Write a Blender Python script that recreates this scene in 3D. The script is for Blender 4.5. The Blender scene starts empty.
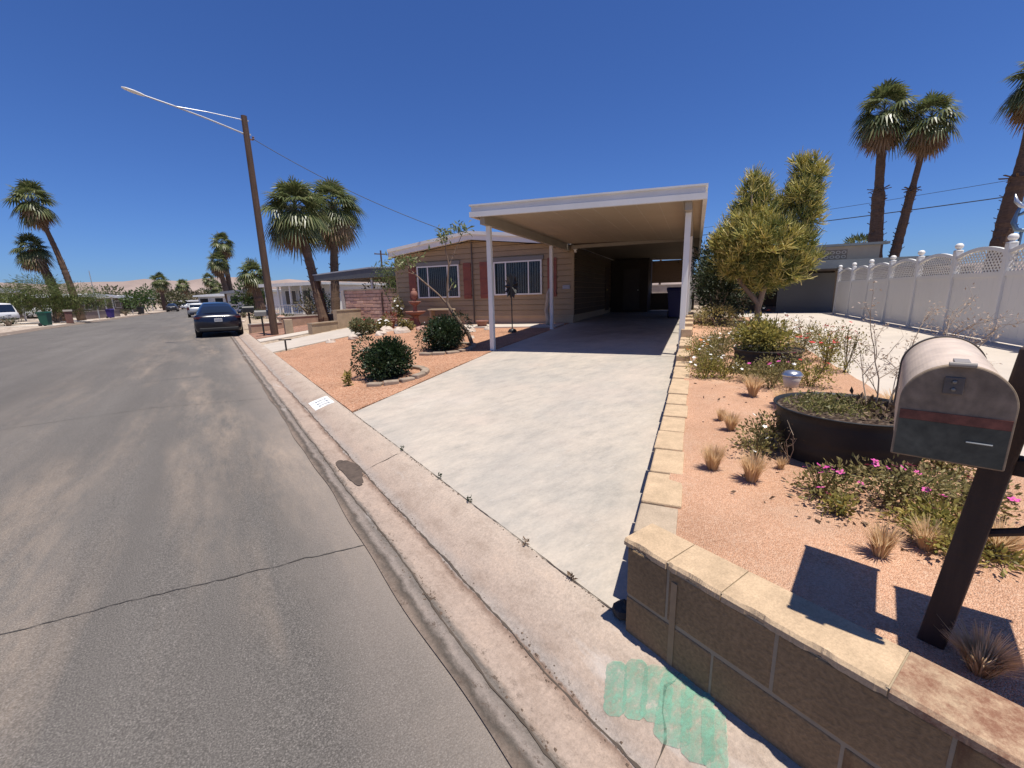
import bpy, math, random
import numpy as np
from mathutils import Vector, Matrix
R = math.radians
sc = bpy.context.scene
col = sc.collection
rnd = random.Random(7)
NP = np.random.default_rng(7)

# ------------------------------------------------------------------ lot frame (the houses stand at an angle to the street)
HD = R(58.5)
U = (math.sin(HD), math.cos(HD)); V = (-U[1], U[0]); O = (1.37, 1.1)
ROT = math.atan2(U[1], U[0])
def clampf(x, a=0., b=1.): return max(a, min(b, x))
def uv(x, y): return ((x-O[0])*U[0]+(y-O[1])*U[1], (x-O[0])*V[0]+(y-O[1])*V[1])
def xy(u, v): return (O[0]+u*U[0]+v*V[0], O[1]+u*U[1]+v*V[1])
def g(x, y):
    v = uv(x, y)[1]; d = max(0, x-1.37)*(1-.25*clampf((3.5-v)/3.5))
    return .1+.07*min(d, 4)+.03*min(max(d-4, 0), 7)
def gb(x, y): return .5+.02*min(max(0, x-1.5), 15)
def gn(x, y): return .1+.2*clampf(x-1.37, 0, 2)

# ------------------------------------------------------------------ mesh builder
class MB:
    def __init__(s): s.v = []; s.f = []
    def add(s, vs, fs):
        b = len(s.v); s.v.extend([tuple(map(float, p)) for p in vs]); s.f.extend([tuple(int(i)+b for i in f) for f in fs]); return s
    def box(s, x0, x1, y0, y1, z0, z1, M=None):
        vs = [(x, y, z) for z in (z0, z1) for y in (y0, y1) for x in (x0, x1)]
        if M is not None: vs = [M @ Vector(p) for p in vs]
        return s.add(vs, [(0,2,3,1),(4,5,7,6),(0,1,5,4),(2,6,7,3),(0,4,6,2),(1,3,7,5)])
    def bar(s, a, b, w, h, up=(0,0,1)):
        a = Vector(a); b = Vector(b); d = (b-a).normalized(); u = Vector(up)
        if abs(d.dot(u)) > .98: u = Vector((1,0,0))
        x = d.cross(u).normalized(); y = x.cross(d)
        vs = [p+x*i*w/2+y*j*h/2 for p in (a, b) for (i, j) in ((-1,-1),(1,-1),(1,1),(-1,1))]
        return s.add(vs, [(0,1,2,3),(7,6,5,4),(0,4,5,1),(1,5,6,2),(2,6,7,3),(3,7,4,0)])
    def tube(s, pts, rad, n=8, cap=True):
        pts = [Vector(p) for p in pts]; m = len(pts)
        if not hasattr(rad, '__len__'): rad = [rad]*m
        vs = []; ref = None
        for i, p in enumerate(pts):
            t = (pts[min(i+1, m-1)]-pts[max(i-1, 0)]).normalized()
            if ref is None: ref = Vector((1,0,0)) if abs(t.x) < .8 else Vector((0,1,0))
            a = (ref-t*ref.dot(t)).normalized(); b = t.cross(a); ref = a
            for k in range(n):
                q = 2*math.pi*k/n; vs.append(p+(a*math.cos(q)+b*math.sin(q))*rad[i])
        fs = [(i*n+k, i*n+(k+1)%n, (i+1)*n+(k+1)%n, (i+1)*n+k) for i in range(m-1) for k in range(n)]
        if cap: fs += [tuple(range(n))[::-1], tuple((m-1)*n+k for k in range(n))]
        return s.add(vs, fs)
    def lathe(s, prof, c=(0,0,0), n=24, closed=False):
        vs = [(c[0]+r*math.cos(2*math.pi*k/n), c[1]+r*math.sin(2*math.pi*k/n), c[2]+z) for r, z in prof for k in range(n)]
        m = len(prof)
        return s.add(vs, [(i*n+k, i*n+(k+1)%n, (i+1)*n+(k+1)%n, (i+1)*n+k) for i in range(m-1) for k in range(n)])
    def prism(s, pts, f0, f1):            # outline points mapped by f0 / f1 to the two end faces
        n = len(pts)
        return s.add([f0(p) for p in pts]+[f1(p) for p in pts], [tuple(range(n))[::-1], tuple(range(n, 2*n))]+[(i, (i+1)%n, (i+1)%n+n, i+n) for i in range(n)])
    def rock(s, c, r, seed=0, flat=.7):
        rr = random.Random(seed); n, m = 9, 6; vs = []
        for j in range(m+1):
            th = math.pi*j/m
            for k in range(n):
                q = r*(1+rr.uniform(-.18, .18)); a = 2*math.pi*k/n
                vs.append((c[0]+q*math.sin(th)*math.cos(a), c[1]+q*math.sin(th)*math.sin(a)*.85, c[2]+q*flat*math.cos(th)))
        return s.add(vs, [(j*n+k, (j+1)*n+k, (j+1)*n+(k+1)%n, j*n+(k+1)%n) for j in range(m) for k in range(n)])
    def build(s, name, mat, parent=None, smooth=False, bevel=0, world=False, loc=None):
        me = bpy.data.meshes.new(name); vs = s.v
        off = Vector((0,0,0))
        if world:
            p = parent
            while p is not None: off = off+p.location; p = p.parent
        if loc is not None: off = Vector(loc)
        if off.length: vs = [(a-off.x, b-off.y, c-off.z) for a, b, c in vs]
        me.from_pydata(vs, [], s.f); me.update()
        me.materials.append(mat)
        if smooth: me.polygons.foreach_set('use_smooth', [True]*len(me.polygons))
        o = bpy.data.objects.new(name, me); col.objects.link(o)
        if parent is not None: o.parent = parent
        elif loc is not None: o.location = loc
        if bevel:
            b = o.modifiers.new('bevel', 'BEVEL'); b.width = bevel; b.segments = 2; b.limit_method = 'ANGLE'; b.angle_limit = R(40)
        return o
def thing(name, label, cat, loc=(0,0,0), rz=0, group=None):
    o = bpy.data.objects.new(name, None); o.empty_display_size = .2; col.objects.link(o); o.location = loc; o.rotation_euler = (0,0,rz)
    return tag(o, label, cat, group)
def tag(o, label, cat, group=None):
    o['label'] = label; o['category'] = cat
    if group: o['group'] = group
    return o
def kind(o, k): o['kind'] = k; return o
def dup(root, loc, rz=0, label=None, scale=1.0):
    def cp(o, p):
        c = o.copy(); col.objects.link(c)
        if p is not None: c.parent = p
        for ch in list(o.children): cp(ch, c)
        return c
    r = cp(root, None); r.location = loc; r.rotation_euler = (0,0,rz); r.scale = (scale,)*3
    if label: r['label'] = label
    return r

# ------------------------------------------------------------------ materials
class NT:
    def __init__(s, name):
        s.m = bpy.data.materials.new(name); s.m.use_nodes = True; s.t = s.m.node_tree; s.n = s.t.nodes; s.l = s.t.links
        s.p = s.n['Principled BSDF']; s.out = s.n['Material Output']; s._tc = None
    def node(s, typ, **kw):
        n = s.n.new(typ)
        for k, v in kw.items(): setattr(n, k, v)
        return n
    def link(s, a, b): s.l.new(a, b)
    def obj(s):
        if s._tc is None: s._tc = s.node('ShaderNodeTexCoord')
        return s._tc.outputs['Object']
    def map(s, scale=(1,1,1), loc=(0,0,0), rot=(0,0,0)):
        m = s.node('ShaderNodeMapping'); m.inputs['Scale'].default_value = scale; m.inputs['Location'].default_value = loc; m.inputs['Rotation'].default_value = rot
        s.link(s.obj(), m.inputs['Vector']); return m.outputs[0]
    def noise(s, scale, detail=4, rough=.55, vec=None, dist=0):
        n = s.node('ShaderNodeTexNoise'); n.inputs['Scale'].default_value = scale; n.inputs['Detail'].default_value = detail; n.inputs['Roughness'].default_value = rough; n.inputs['Distortion'].default_value = dist
        s.link(vec if vec is not None else s.obj(), n.inputs['Vector']); return n.outputs['Fac']
    def voro(s, scale, vec=None, feature='F1', out='Distance'):
        n = s.node('ShaderNodeTexVoronoi', feature=feature); n.inputs['Scale'].default_value = scale
        s.link(vec if vec is not None else s.obj(), n.inputs['Vector']); return n.outputs[out]
    def ramp(s, fac, stops, interp='LINEAR'):
        n = s.node('ShaderNodeValToRGB'); n.color_ramp.interpolation = interp; e = n.color_ramp.elements
        while len(e) < len(stops): e.new(.5)
        for q, (p, c) in zip(e, stops):
            q.position = p; q.color = (c[0], c[1], c[2], 1) if hasattr(c, '__len__') else (c, c, c, 1)
        s.link(fac, n.inputs[0]); return n.outputs[0]
    def mix(s, fac, a, b, mode='MIX'):
        n = s.node('ShaderNodeMix', data_type='RGBA', blend_type=mode)
        for i, q in ((0, fac), (6, a), (7, b)):
            if isinstance(q, (int, float)): n.inputs[i].default_value = q if i == 0 else (q, q, q, 1)
            elif isinstance(q, (tuple, list)): n.inputs[i].default_value = (*q[:3], 1)
            else: s.link(q, n.inputs[i])
        return n.outputs[2]
    def math(s, op, a, b=0.):
        n = s.node('ShaderNodeMath', operation=op)
        for i, q in ((0, a), (1, b)):
            if isinstance(q, (int, float)): n.inputs[i].default_value = q
            else: s.link(q, n.inputs[i])
        return n.outputs[0]
    def sep(s, vec=None):
        n = s.node('ShaderNodeSeparateXYZ'); s.link(vec if vec is not None else s.obj(), n.inputs[0]); return n.outputs
    def bump(s, h, strength=.3, dist=.01):
        n = s.node('ShaderNodeBump'); n.inputs['Strength'].default_value = strength; n.inputs['Distance'].default_value = dist
        s.link(h, n.inputs['Height']); s.link(n.outputs[0], s.p.inputs['Normal'])
    def set(s, col=None, rough=None, metal=None, spec=None):
        for key, q in (('Base Color', col), ('Roughness', rough), ('Metallic', metal), ('Specular IOR Level', spec)):
            if q is None: continue
            if isinstance(q, (int, float)): s.p.inputs[key].default_value = q
            elif isinstance(q, (tuple, list)): s.p.inputs[key].default_value = (*q[:3], 1)
            else: s.link(q, s.p.inputs[key])
        return s.m
def sh(c, k): return tuple(min(1, x*k) for x in c)
def M(name, c, rough=.7, var=.12, scale=3., bump=0, bscale=60, metal=0, spec=.4, stretch=(1,1,1), fine=0):
    t = NT(name)
    n = t.noise(scale, 5, .6, t.map(stretch))
    cc = t.ramp(n, [(.3, sh(c, 1-var)), (.7, sh(c, 1+var))])
    if fine: cc = t.mix(1., cc, t.ramp(t.noise(bscale, 2), [(.3, 1-fine), (.7, 1+fine*.5)]), 'MULTIPLY')
    if bump: t.bump(t.noise(bscale, 3, .6), bump, .01)
    return t.set(cc, rough, metal, spec)
def leafmat(name, a, b, c=None, transl=.35, rough=.5):
    t = NT(name); gi = t.node('ShaderNodeNewGeometry').outputs['Random Per Island']
    stops = [(0, a), (1, b)] if c is None else [(0, a), (.75, b), (1, c)]
    cc = t.ramp(gi, stops); t.set(cc, rough, spec=.35)
    tr = t.node('ShaderNodeBsdfTranslucent'); t.link(cc, tr.inputs[0])
    mx = t.node('ShaderNodeMixShader'); mx.inputs[0].default_value = transl
    t.link(t.p.outputs[0], mx.inputs[1]); t.link(tr.outputs[0], mx.inputs[2]); t.link(mx.outputs[0], t.out.inputs[0])
    return t.m

def asphalt():
    t = NT('asphalt'); X, Y, Z = t.sep()
    fine = t.noise(160, 3, .7); grain = t.voro(130)
    base = t.ramp(t.noise(.35, 5, .6, t.map((1, .35, 1))), [(.3, (.112,.101,.091)), (.7, (.158,.143,.128))])
    base = t.mix(.9, base, t.ramp(fine, [(.28, .42), (.5, 1.), (.72, 2.0)]), 'MULTIPLY')
    base = t.mix(.6, base, t.ramp(grain, [(.05, 1.35), (.4, .95), (.7, .65)]), 'MULTIPLY')
    # worn wheel lanes along the street, faint
    lane = t.noise(1.4, 5, .6, t.map((1.6, .05, 1)))
    base = t.mix(.5, base, t.ramp(lane, [(.35, .86), (.65, 1.14)]), 'MULTIPLY')
    # tan desert dust washed along the right-hand lane
    dn = t.noise(2.0, 12, .78, t.map((1.5, .32, 1))); dn2 = t.noise(.75, 4, .55, t.map((1.5, .22, 1), (.7, 0, 0)))
    edge = t.ramp(X, [(0., .0), (1., 1.)])
    mr = t.node('ShaderNodeMapRange'); t.link(X, mr.inputs[0]); mr.inputs[1].default_value = -3.2; mr.inputs[2].default_value = .4
    dm = t.math('MULTIPLY', t.math('MULTIPLY', t.ramp(dn, [(.40, 0.), (.64, 1.)]), t.ramp(dn2, [(.45, 0.), (.60, 1.)])), mr.outputs[0])
    base = t.mix(t.math('MULTIPLY', dm, .72), base, t.mix(1., (.39,.30,.225), t.ramp(fine, [(.3, .7), (.7, 1.2)]), 'MULTIPLY'))
    # dusty strip next to the gutter
    mr2 = t.node('ShaderNodeMapRange'); t.link(t.math('ADD', X, t.math('MULTIPLY', t.noise(2.2, 5, .6, t.map((1, .5, 1))), .5)), mr2.inputs[0]); mr2.inputs[1].default_value = .38; mr2.inputs[2].default_value = .98
    base = t.mix(t.math('MULTIPLY', mr2.outputs[0], .72), base, (.27,.225,.19))
    # dark patches and tar smears across the lanes
    pm = t.ramp(t.noise(.9, 4, .5, t.map((.35, 1.3, 1), (3, 1, 0)), .6), [(.62, 0.), (.72, 1.)])
    base = t.mix(t.math('MULTIPLY', pm, .30), base, (.07,.065,.06))
    t.bump(t.math('ADD', grain, fine), .55, .006)
    return t.set(base, .85, spec=.25)
def kerbmat():
    t = NT('kerb_concrete'); X, Y, Z = t.sep()
    w = t.math('MULTIPLY', t.math('SUBTRACT', t.noise(5.5, 10, .78, t.map((1, .5, 1))), .5), .15)
    xx = t.math('ADD', X, w)
    mr = t.node('ShaderNodeMapRange'); t.link(xx, mr.inputs[0]); mr.inputs[1].default_value = .62; mr.inputs[2].default_value = 1.42
    f = mr.outputs[0]
    c = t.ramp(f, [(.0, (.24,.20,.17)), (.06, (.10,.09,.08)), (.10, (.30,.27,.25)), (.17, (.17,.16,.15)), (.22, (.42,.355,.31)), (.38, (.45,.37,.315)), (.435, (.24,.175,.14)), (.455, (.38,.355,.335)), (.55, (.44,.37,.32)), (.80, (.50,.43,.37)), (1., (.52,.46,.40))])
    blot = t.noise(5.5, 9, .76, t.map((1, .55, 1), (5, 2, 1)))
    c = t.mix(1., c, (.80,.745,.70), 'MULTIPLY')
    c = t.mix(.8, c, t.ramp(blot, [(.3, (.70,.66,.63)), (.5, (1,1,1)), (.7, (1.18,1.14,1.1))]), 'MULTIPLY')
    c = t.mix(.7, c, t.ramp(t.noise(60, 6, .85), [(.3, .6), (.7, 1.35)]), 'MULTIPLY')
    wh = t.ramp(t.noise(2.6, 5, .7, t.map((1, .22, 1), (1, 7, 0))), [(.6, 0.), (.68, 1.)])
    c = t.mix(t.math('MULTIPLY', wh, .35), c, (.55,.52,.49))
    crumb = t.ramp(t.noise(24, 6, .85, t.map((1, .7, 1))), [(.56, 0.), (.64, 1.)])
    low = t.ramp(f, [(.0, 1.), (.2, 1.), (.3, .15), (.38, .4), (.46, .9), (.52, .1), (1., .05)])
    c = t.mix(t.math('MULTIPLY', crumb, low), c, (.09,.065,.05))
    t.bump(t.noise(55, 5, .75), .5, .01)
    return t.set(c, .88, spec=.2)
def drivemat():
    t = NT('driveway_concrete')
    big = t.noise(.6, 8, .66, t.map((1,1,1)))
    c = t.ramp(big, [(.30, (.44,.44,.43)), (.43, (.49,.475,.455)), (.55, (.54,.51,.475)), (.70, (.58,.56,.535))])
    b2 = t.noise(4.2, 12, .8, t.map((.7, 1.5, 1), (2, 5, 0), (0, 0, -.55)))
    c = t.mix(.75, c, t.ramp(b2, [(.34, (.70,.72,.73)), (.48, (.97,.96,.95)), (.64, (1.2,1.17,1.13))]), 'MULTIPLY')
    c = t.mix(1., c, (.77,.72,.655), 'MULTIPLY')
    st = t.ramp(t.noise(1.25, 6, .7, t.map((1, 1, 1), (9, 3, 0)), .1), [(.58, 0.), (.72, 1.)])
    c = t.mix(t.math('MULTIPLY', st, .38), c, (.30,.26,.225))
    pk = t.ramp(t.noise(.8, 4, .6, t.map((1, 1, 1), (4, 8, 0))), [(.5, 0.), (.7, 1.)])
    c = t.mix(t.math('MULTIPLY', pk, .3), c, (.56,.44,.36))
    c = t.mix(.5, c, t.ramp(t.noise(45, 6, .85), [(.3, .78), (.7, 1.18)]), 'MULTIPLY')
    sc1 = t.ramp(t.noise(9, 8, .8, t.map((.5, 2.2, 1), (6, 1, 0), (0, 0, -.5))), [(.60, 0.), (.68, 1.)])
    c = t.mix(t.math('MULTIPLY', sc1, .45), c, (.60,.58,.55))
    sc2 = t.ramp(t.noise(5, 8, .8, t.map((.5, 1.8, 1), (1, 8, 0), (0, 0, -.5))), [(.60, 0.), (.68, 1.)])
    c = t.mix(t.math('MULTIPLY', sc2, .4), c, (.36,.285,.23))
    mp = t.node('ShaderNodeMapping'); mp.inputs['Location'].default_value = (-(O[0]*U[0]+O[1]*U[1]), -(O[0]*V[0]+O[1]*V[1]), 0); mp.inputs['Rotation'].default_value = (0, 0, -ROT); t.link(t.obj(), mp.inputs[0])
    uu, vv, ww = t.sep(mp.outputs[0])
    tr = None
    for c0 in (1.15, 2.75):
        q = t.math('SUBTRACT', 1., t.math('MINIMUM', t.math('MULTIPLY', t.math('ABSOLUTE', t.math('SUBTRACT', vv, c0)), 2.6), 1.)); tr = q if tr is None else t.math('ADD', tr, q)
    tk = t.math('MULTIPLY', tr, t.ramp(t.noise(1.1, 8, .7, t.map((1,1,1), (3,9,0))), [(.35, 0.), (.6, 1.)]))
    c = t.mix(t.math('MULTIPLY', tk, .22), c, (.33,.30,.27))
    bay = t.node('ShaderNodeMapRange'); t.link(t.math('ADD', uu, t.math('MULTIPLY', t.noise(.9, 5, .6), 3.)), bay.inputs[0]); bay.inputs[1].default_value = 9.6; bay.inputs[2].default_value = 11.8
    mid = t.math('SUBTRACT', 1., t.math('MINIMUM', t.math('POWER', t.math('MULTIPLY', t.math('ABSOLUTE', t.math('SUBTRACT', vv, 1.95)), .56), 3.), 1.))
    bay_shade = t.math('MULTIPLY', t.math('MULTIPLY', bay.outputs[0], mid), t.ramp(t.noise(1.6, 6, .7, t.map((1,1,1), (1,4,0))), [(.25, .45), (.6, 1.)]))  # blotchy mask: carport shade painted into the slab colour
    c = t.mix(t.math('MULTIPLY', bay_shade, .75), c, (.12,.105,.092))
    t.bump(t.noise(60, 4, .7), .18, .006)
    return t.set(c, .8, spec=.3)
def gravelmat(name, a, b, d, sc_=55, soft=0.):
    t = NT(name)
    vc = t.voro(sc_, out='Color'); vd = t.voro(sc_)
    sx = t.sep(vc)[0]
    c = t.ramp(sx, [(0., sh(a, .62+.3*soft)), (.3, a), (.65, b), (1., d)])
    c = t.mix(.55-.35*soft, c, t.ramp(vd, [(.1, 1.15), (.6, .62)]), 'MULTIPLY')
    if soft: c = t.mix(t.ramp(t.noise(34, 3, .8), [(.66, 0.), (.74, .75)]), c, (.20,.115,.075)); c = t.mix(t.ramp(t.noise(2.6, 6, .7, t.map((1,1,1), (4,4,0))), [(.5, 0.), (.7, .45)]), c, (.70,.50,.36))
    c = t.mix(.7, c, t.ramp(t.noise(1.7, 5, .6), [(.3, .78), (.7, 1.15)]), 'MULTIPLY')
    t.bump(t.math('MULTIPLY', t.math('SUBTRACT', 1., vd), 1.), .8, .012)
    return t.set(c, .95, spec=.1)

A_ = {}
MA = asphalt(); MK = kerbmat(); MD = drivemat()
MG = gravelmat('orange_gravel', (.44,.225,.135), (.53,.29,.18), (.60,.385,.265), 60)
MS = gravelmat('pink_soil', (.62,.345,.215), (.70,.41,.26), (.76,.50,.345), 190, .75)
MDES = gravelmat('desert_sand', (.38,.29,.21), (.46,.36,.27), (.52,.43,.33), 8)
MRED = gravelmat('red_dirt', (.30,.16,.115), (.36,.20,.145), (.42,.27,.2), 30)
MC2 = M('pale_concrete', (.46,.40,.34), .85, .1, 1.2, .2, 50, fine=.12)
MCW = M('light_concrete', (.48,.42,.355), .85, .1, 1.0, .2, 40)
white = M('white_paint', (.74,.72,.67), .45, .04, 2, spec=.5)
vinyl = M('grey_white_vinyl', (.70,.685,.64), .4, .03, 1, spec=.5)
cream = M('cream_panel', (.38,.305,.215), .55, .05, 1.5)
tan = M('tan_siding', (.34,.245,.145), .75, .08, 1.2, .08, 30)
tan2 = M('tan_skirting', (.44,.345,.225), .8, .1, 1.5, .15, 30)
redpaint = M('red_brown_shutter_paint', (.235,.075,.05), .65, .15, 4)
glass = None
def glassmat(name, tint=(.03,.04,.05), k=.35):
    t = NT(name); t.set(tint, .04, spec=.8)
    tr = t.node('ShaderNodeBsdfTransparent'); tr.inputs[0].default_value = (.75,.8,.82,1)
    mx = t.node('ShaderNodeMixShader'); mx.inputs[0].default_value = k
    t.link(t.p.outputs[0], mx.inputs[1]); t.link(tr.outputs[0], mx.inputs[2]); t.link(mx.outputs[0], t.out.inputs[0]); return t.m
glass = glassmat('window_glass', k=.86)
dark = M('dark_interior', (.02,.019,.018), .9, .1)
black = M('black_metal', (.018,.018,.018), .45, .2, 8, spec=.5)
brownwood = M('creosoted_wood', (.085,.05,.034), .85, .3, 3, .4, 40, stretch=(6,6,.6))
blockm = M('tan_block', (.265,.175,.092), .95, .16, 3.5, .5, 70, fine=.25)
mortar = M('grey_mortar', (.31,.25,.175), .95, .1, 6, .3, 60)
def capmat(name, c, rust=0):
    t = NT(name)
    cc = t.ramp(t.noise(9, 6, .7), [(.3, sh(c, .78)), (.55, c), (.75, sh(c, 1.14))])
    cc = t.mix(.6, cc, t.ramp(t.noise(120, 3, .8), [(.3, .7), (.7, 1.25)]), 'MULTIPLY')
    if rust:
        Y = t.sep()[1]; mr = t.node('ShaderNodeMapRange'); t.link(Y, mr.inputs[0]); mr.inputs[1].default_value = .24; mr.inputs[2].default_value = .10
        rm = t.math('MULTIPLY', t.ramp(t.noise(13, 10, .8), [(.40, 0.), (.60, 1.)]), mr.outputs[0])
        cc = t.mix(t.math('MULTIPLY', rm, .82), cc, (.17,.065,.04))
    t.bump(t.noise(90, 4, .8), .5, .006)
    return t.set(cc, .95, spec=.15)
capm = capmat('tan_cap_block', (.50,.365,.235)); caprust = capmat('rust_stained_cap_block', (.45,.32,.21), 1)
def rustblock():
    t = NT('rust_stained_block'); c = (.265,.175,.092); X, Y, Z = t.sep()
    cc = t.ramp(t.noise(3.5, 6, .65), [(.3, sh(c, .82)), (.7, sh(c, 1.15))])
    cc = t.mix(.7, cc, t.ramp(t.noise(80, 3, .8), [(.3, .72), (.7, 1.22)]), 'MULTIPLY')
    m1 = t.node('ShaderNodeMapRange'); t.link(Y, m1.inputs[0]); m1.inputs[1].default_value = .34; m1.inputs[2].default_value = -.1
    dr = t.ramp(t.noise(4.5, 5, .65, t.map((1, 2.6, .55))), [(.42, 0.), (.60, 1.)])
    cc = t.mix(t.math('MULTIPLY', t.math('MULTIPLY', dr, m1.outputs[0]), .8), cc, (.10,.045,.03))
    t.bump(t.noise(70, 4, .8), .5, .006); return t.set(cc, .95, spec=.15)
MRB = rustblock()
terracotta = M('terracotta', (.25,.115,.085), .8, .2, 5, .2, 40)
rockm = M('pale_rock', (.50,.42,.35), .9, .2, 6, .4, 30)
rockp = M('pink_rock', (.42,.26,.20), .9, .2, 6, .4, 30)
trunkm = M('palm_trunk_bark', (.125,.078,.052), .95, .35, 5, .8, 25, stretch=(1,1,5))
palmg = leafmat('palm_leaf_green', (.07,.095,.035), (.15,.17,.065), (.27,.26,.12), .3, .36)
palmd = leafmat('palm_leaf_dead', (.22,.14,.08), (.36,.25,.15), None, .25, .7)
barkm = M('grey_brown_bark', (.19,.14,.10), .9, .25, 8, .5, 30)

# ------------------------------------------------------------------ the setting
def grid(name, P4, nu, nv, zf, mat, skirt=0, off=0):
    a, b, c, d = P4; m = MB(); vs = []
    for i in range(nu+1):
        for j in range(nv+1):
            s, t = i/nu, j/nv
            x = (a[0]*(1-s)+b[0]*s)*(1-t)+(d[0]*(1-s)+c[0]*s)*t; y = (a[1]*(1-s)+b[1]*s)*(1-t)+(d[1]*(1-s)+c[1]*s)*t
            vs.append((x, y, zf(x, y)+off))
    m.add(vs, [(i*(nv+1)+j, (i+1)*(nv+1)+j, (i+1)*(nv+1)+j+1, i*(nv+1)+j+1) for i in range(nu) for j in range(nv)])
    if skirt:
        ring = [(i, 0) for i in range(nu+1)]+[(nu, j) for j in range(1, nv+1)]+[(i, nv) for i in range(nu-1, -1, -1)]+[(0, j) for j in range(nv-1, 0, -1)]
        idx = [i*(nv+1)+j for i, j in ring]; b0 = len(m.v)
        m.add([(m.v[i][0], m.v[i][1], m.v[i][2]-skirt) for i in idx], [])
        n = len(idx); m.f += [(idx[k], b0+k, b0+(k+1)%n, idx[(k+1)%n]) for k in range(n)]
    return kind(m.build(name, mat), 'structure')
m = MB(); L = 9000.
m.add([(-L,-L,-.12),(L,-L,-.12),(L,L,-.12),(-L,L,-.12)], [(0,1,2,3)]); kind(m.build('ground', MDES), 'structure')
# road: left edge drifts to the right with distance
LE = [(-40,-10.0),(45,-10.0),(60,-9.4),(80,-8.5),(117,-7.1),(160,-6.0),(230,-5.0)]
def left_edge(y):
    for (y0, x0), (y1, x1) in zip(LE, LE[1:]):
        if y <= y1: return x0+(x1-x0)*(y-y0)/(y1-y0)
    return LE[-1][1]
m = MB(); ys = list(np.arange(-12, 60, 3.))+list(np.arange(60, 231, 10.)); vs = []
for y in ys:
    x0 = left_edge(y); vs += [(x0+(.72-x0)*k/6, y, .05*math.sin(math.pi*k/6)) for k in range(7)]
m.add(vs, [(i*7+k, i*7+k+1, (i+1)*7+k+1, (i+1)*7+k) for i in range(len(ys)-1) for k in range(6)])
road = kind(m.build('road', MA, smooth=True), 'structure')
def crack(pts, w, name, mat, parent, zz, seed=1, jit=.011):
    rr = random.Random(seed); m = MB(); P = []
    for (a, b) in zip(pts, pts[1:]):
        n = max(2, int(math.dist(a, b)/.035))
        for i in range(n): P.append((a[0]+(b[0]-a[0])*i/n, a[1]+(b[1]-a[1])*i/n))
    P.append(pts[-1]); vs = []; ox = 0; horiz = abs(P[-1][0]-P[0][0]) > abs(P[-1][1]-P[0][1])
    for i, p in enumerate(P):
        ox = ox*.85+rr.uniform(-jit, jit); ww = w*rr.uniform(.25, 1.1)*(1 if 1 < i < len(P)-2 else .2)
        x, y = (p[0], p[1]+ox) if horiz else (p[0]+ox, p[1])
        q = (x, y-ww/2), (x, y+ww/2)
        if not horiz: q = (x-ww/2, y), (x+ww/2, y)
        vs += [(a, b, zz(a, b)+.003) for a, b in q]
    m.add(vs, [(2*i, 2*i+1, 2*i+3, 2*i+2) for i in range(len(P)-1)])
    return m.build(name, mat, parent)
crackm = M('crack_filler', (.065,.057,.05), .95, .2, 20)
def zroad(x, y):
    x0 = left_edge(y); return .05*math.sin(math.pi*clampf((x-x0)/(.72-x0)))+.001
crack([(-3.4,3.35),(-1.9,3.02),(-1.07,2.93),(-.62,2.86),(-.12,2.76),(.24,2.69),(.66,2.63)], .011, 'crack', crackm, road, zroad, 3)
crack([(-6,8.6),(-3,8.1),(-1,8.4),(.6,8.0)], .012, 'crack', crackm, road, zroad, 8)
crack([(-8,14.5),(-4,14.0),(.6,14.3)], .016, 'crack', crackm, road, zroad, 9)
# kerb and gutter, right side
def zk(x):
    pr = [(.60,.012),(.72,.008),(.80,-.012),(.97,-.006),(1.0,.002),(1.12,.045),(1.28,.092),(1.375,.105)]
    for (a, b), (c, d) in zip(pr, pr[1:]):
        if x <= c: return b+(d-b)*(x-a)/(c-a)
    return .105
def kerb(xs, zf, ys, name, mat, mirror=None):
    m = MB(); vs = []; n = len(xs)+1
    for y in ys:
        for x in xs:
            X = x if mirror is None else left_edge(y)-(x-.72)
            vs.append((X, y, zf(x)))
        X = (xs[-1]+.0) if mirror is None else left_edge(y)-(xs[-1]-.72)
        vs.append((X, y, -.1))
    fs = [(i*n+k, i*n+k+1, (i+1)*n+k+1, (i+1)*n+k) for i in range(len(ys)-1) for k in range(n-1)]
    if mirror is not None: fs = [f[::-1] for f in fs]
    m.add(vs, fs); return kind(m.build(name, mat), 'structure')
kx = [.62,.66,.70,.72,.75,.80,.85,.90,.95,.98,1.0,1.06,1.12,1.2,1.28,1.33,1.375]
rk = random.Random(2)
kys = list(np.arange(-6, 14, .1))+list(np.arange(14, 231, 4.))
m = MB(); n = len(kx)+1; vs = []
for y in kys:
    wob = .010*math.sin(y*2.1)+.006*math.sin(y*5.3+1)
    for i, x in enumerate(kx):
        xx = x+(wob if i < 2 else 0); z = zk(x)+(.002*math.sin(y*7.7+x*20) if y < 14 and .7 < x < 1.0 else 0)
        vs.append((xx, y, z))
    vs.append((1.375, y, -.1))
m.add(vs, [(i*n+k, i*n+k+1, (i+1)*n+k+1, (i+1)*n+k) for i in range(len(kys)-1) for k in range(n-1)])
kb = kind(m.build('kerb', MK, smooth=False), 'structure')
zkk = lambda x, y: zk(x)+.001
jm = M('joint_shadow_dirt', (.075,.058,.045), .95, .2, 10)
for yy in (3.85, 6.9, 10., 13.): crack([(1.0,yy+.02),(1.18,yy),(1.37,yy)], .012, 'joint', jm, kb, zkk, int(yy*10))
crack([(.985,.66),(1.10,.70),(1.17,.76),(1.25,.80),(1.37,.78)], .012, 'crack', jm, kb, zkk, 31)
crack([(.978,y) for y in np.arange(.2, 9, .4)], .013, 'crack', jm, kb, zkk, 33, .004)
crack([(.75+.012*math.sin(y*3),y) for y in np.arange(.2, 8, .4)], .014, 'crack', jm, kb, zkk, 34, .004)
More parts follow.
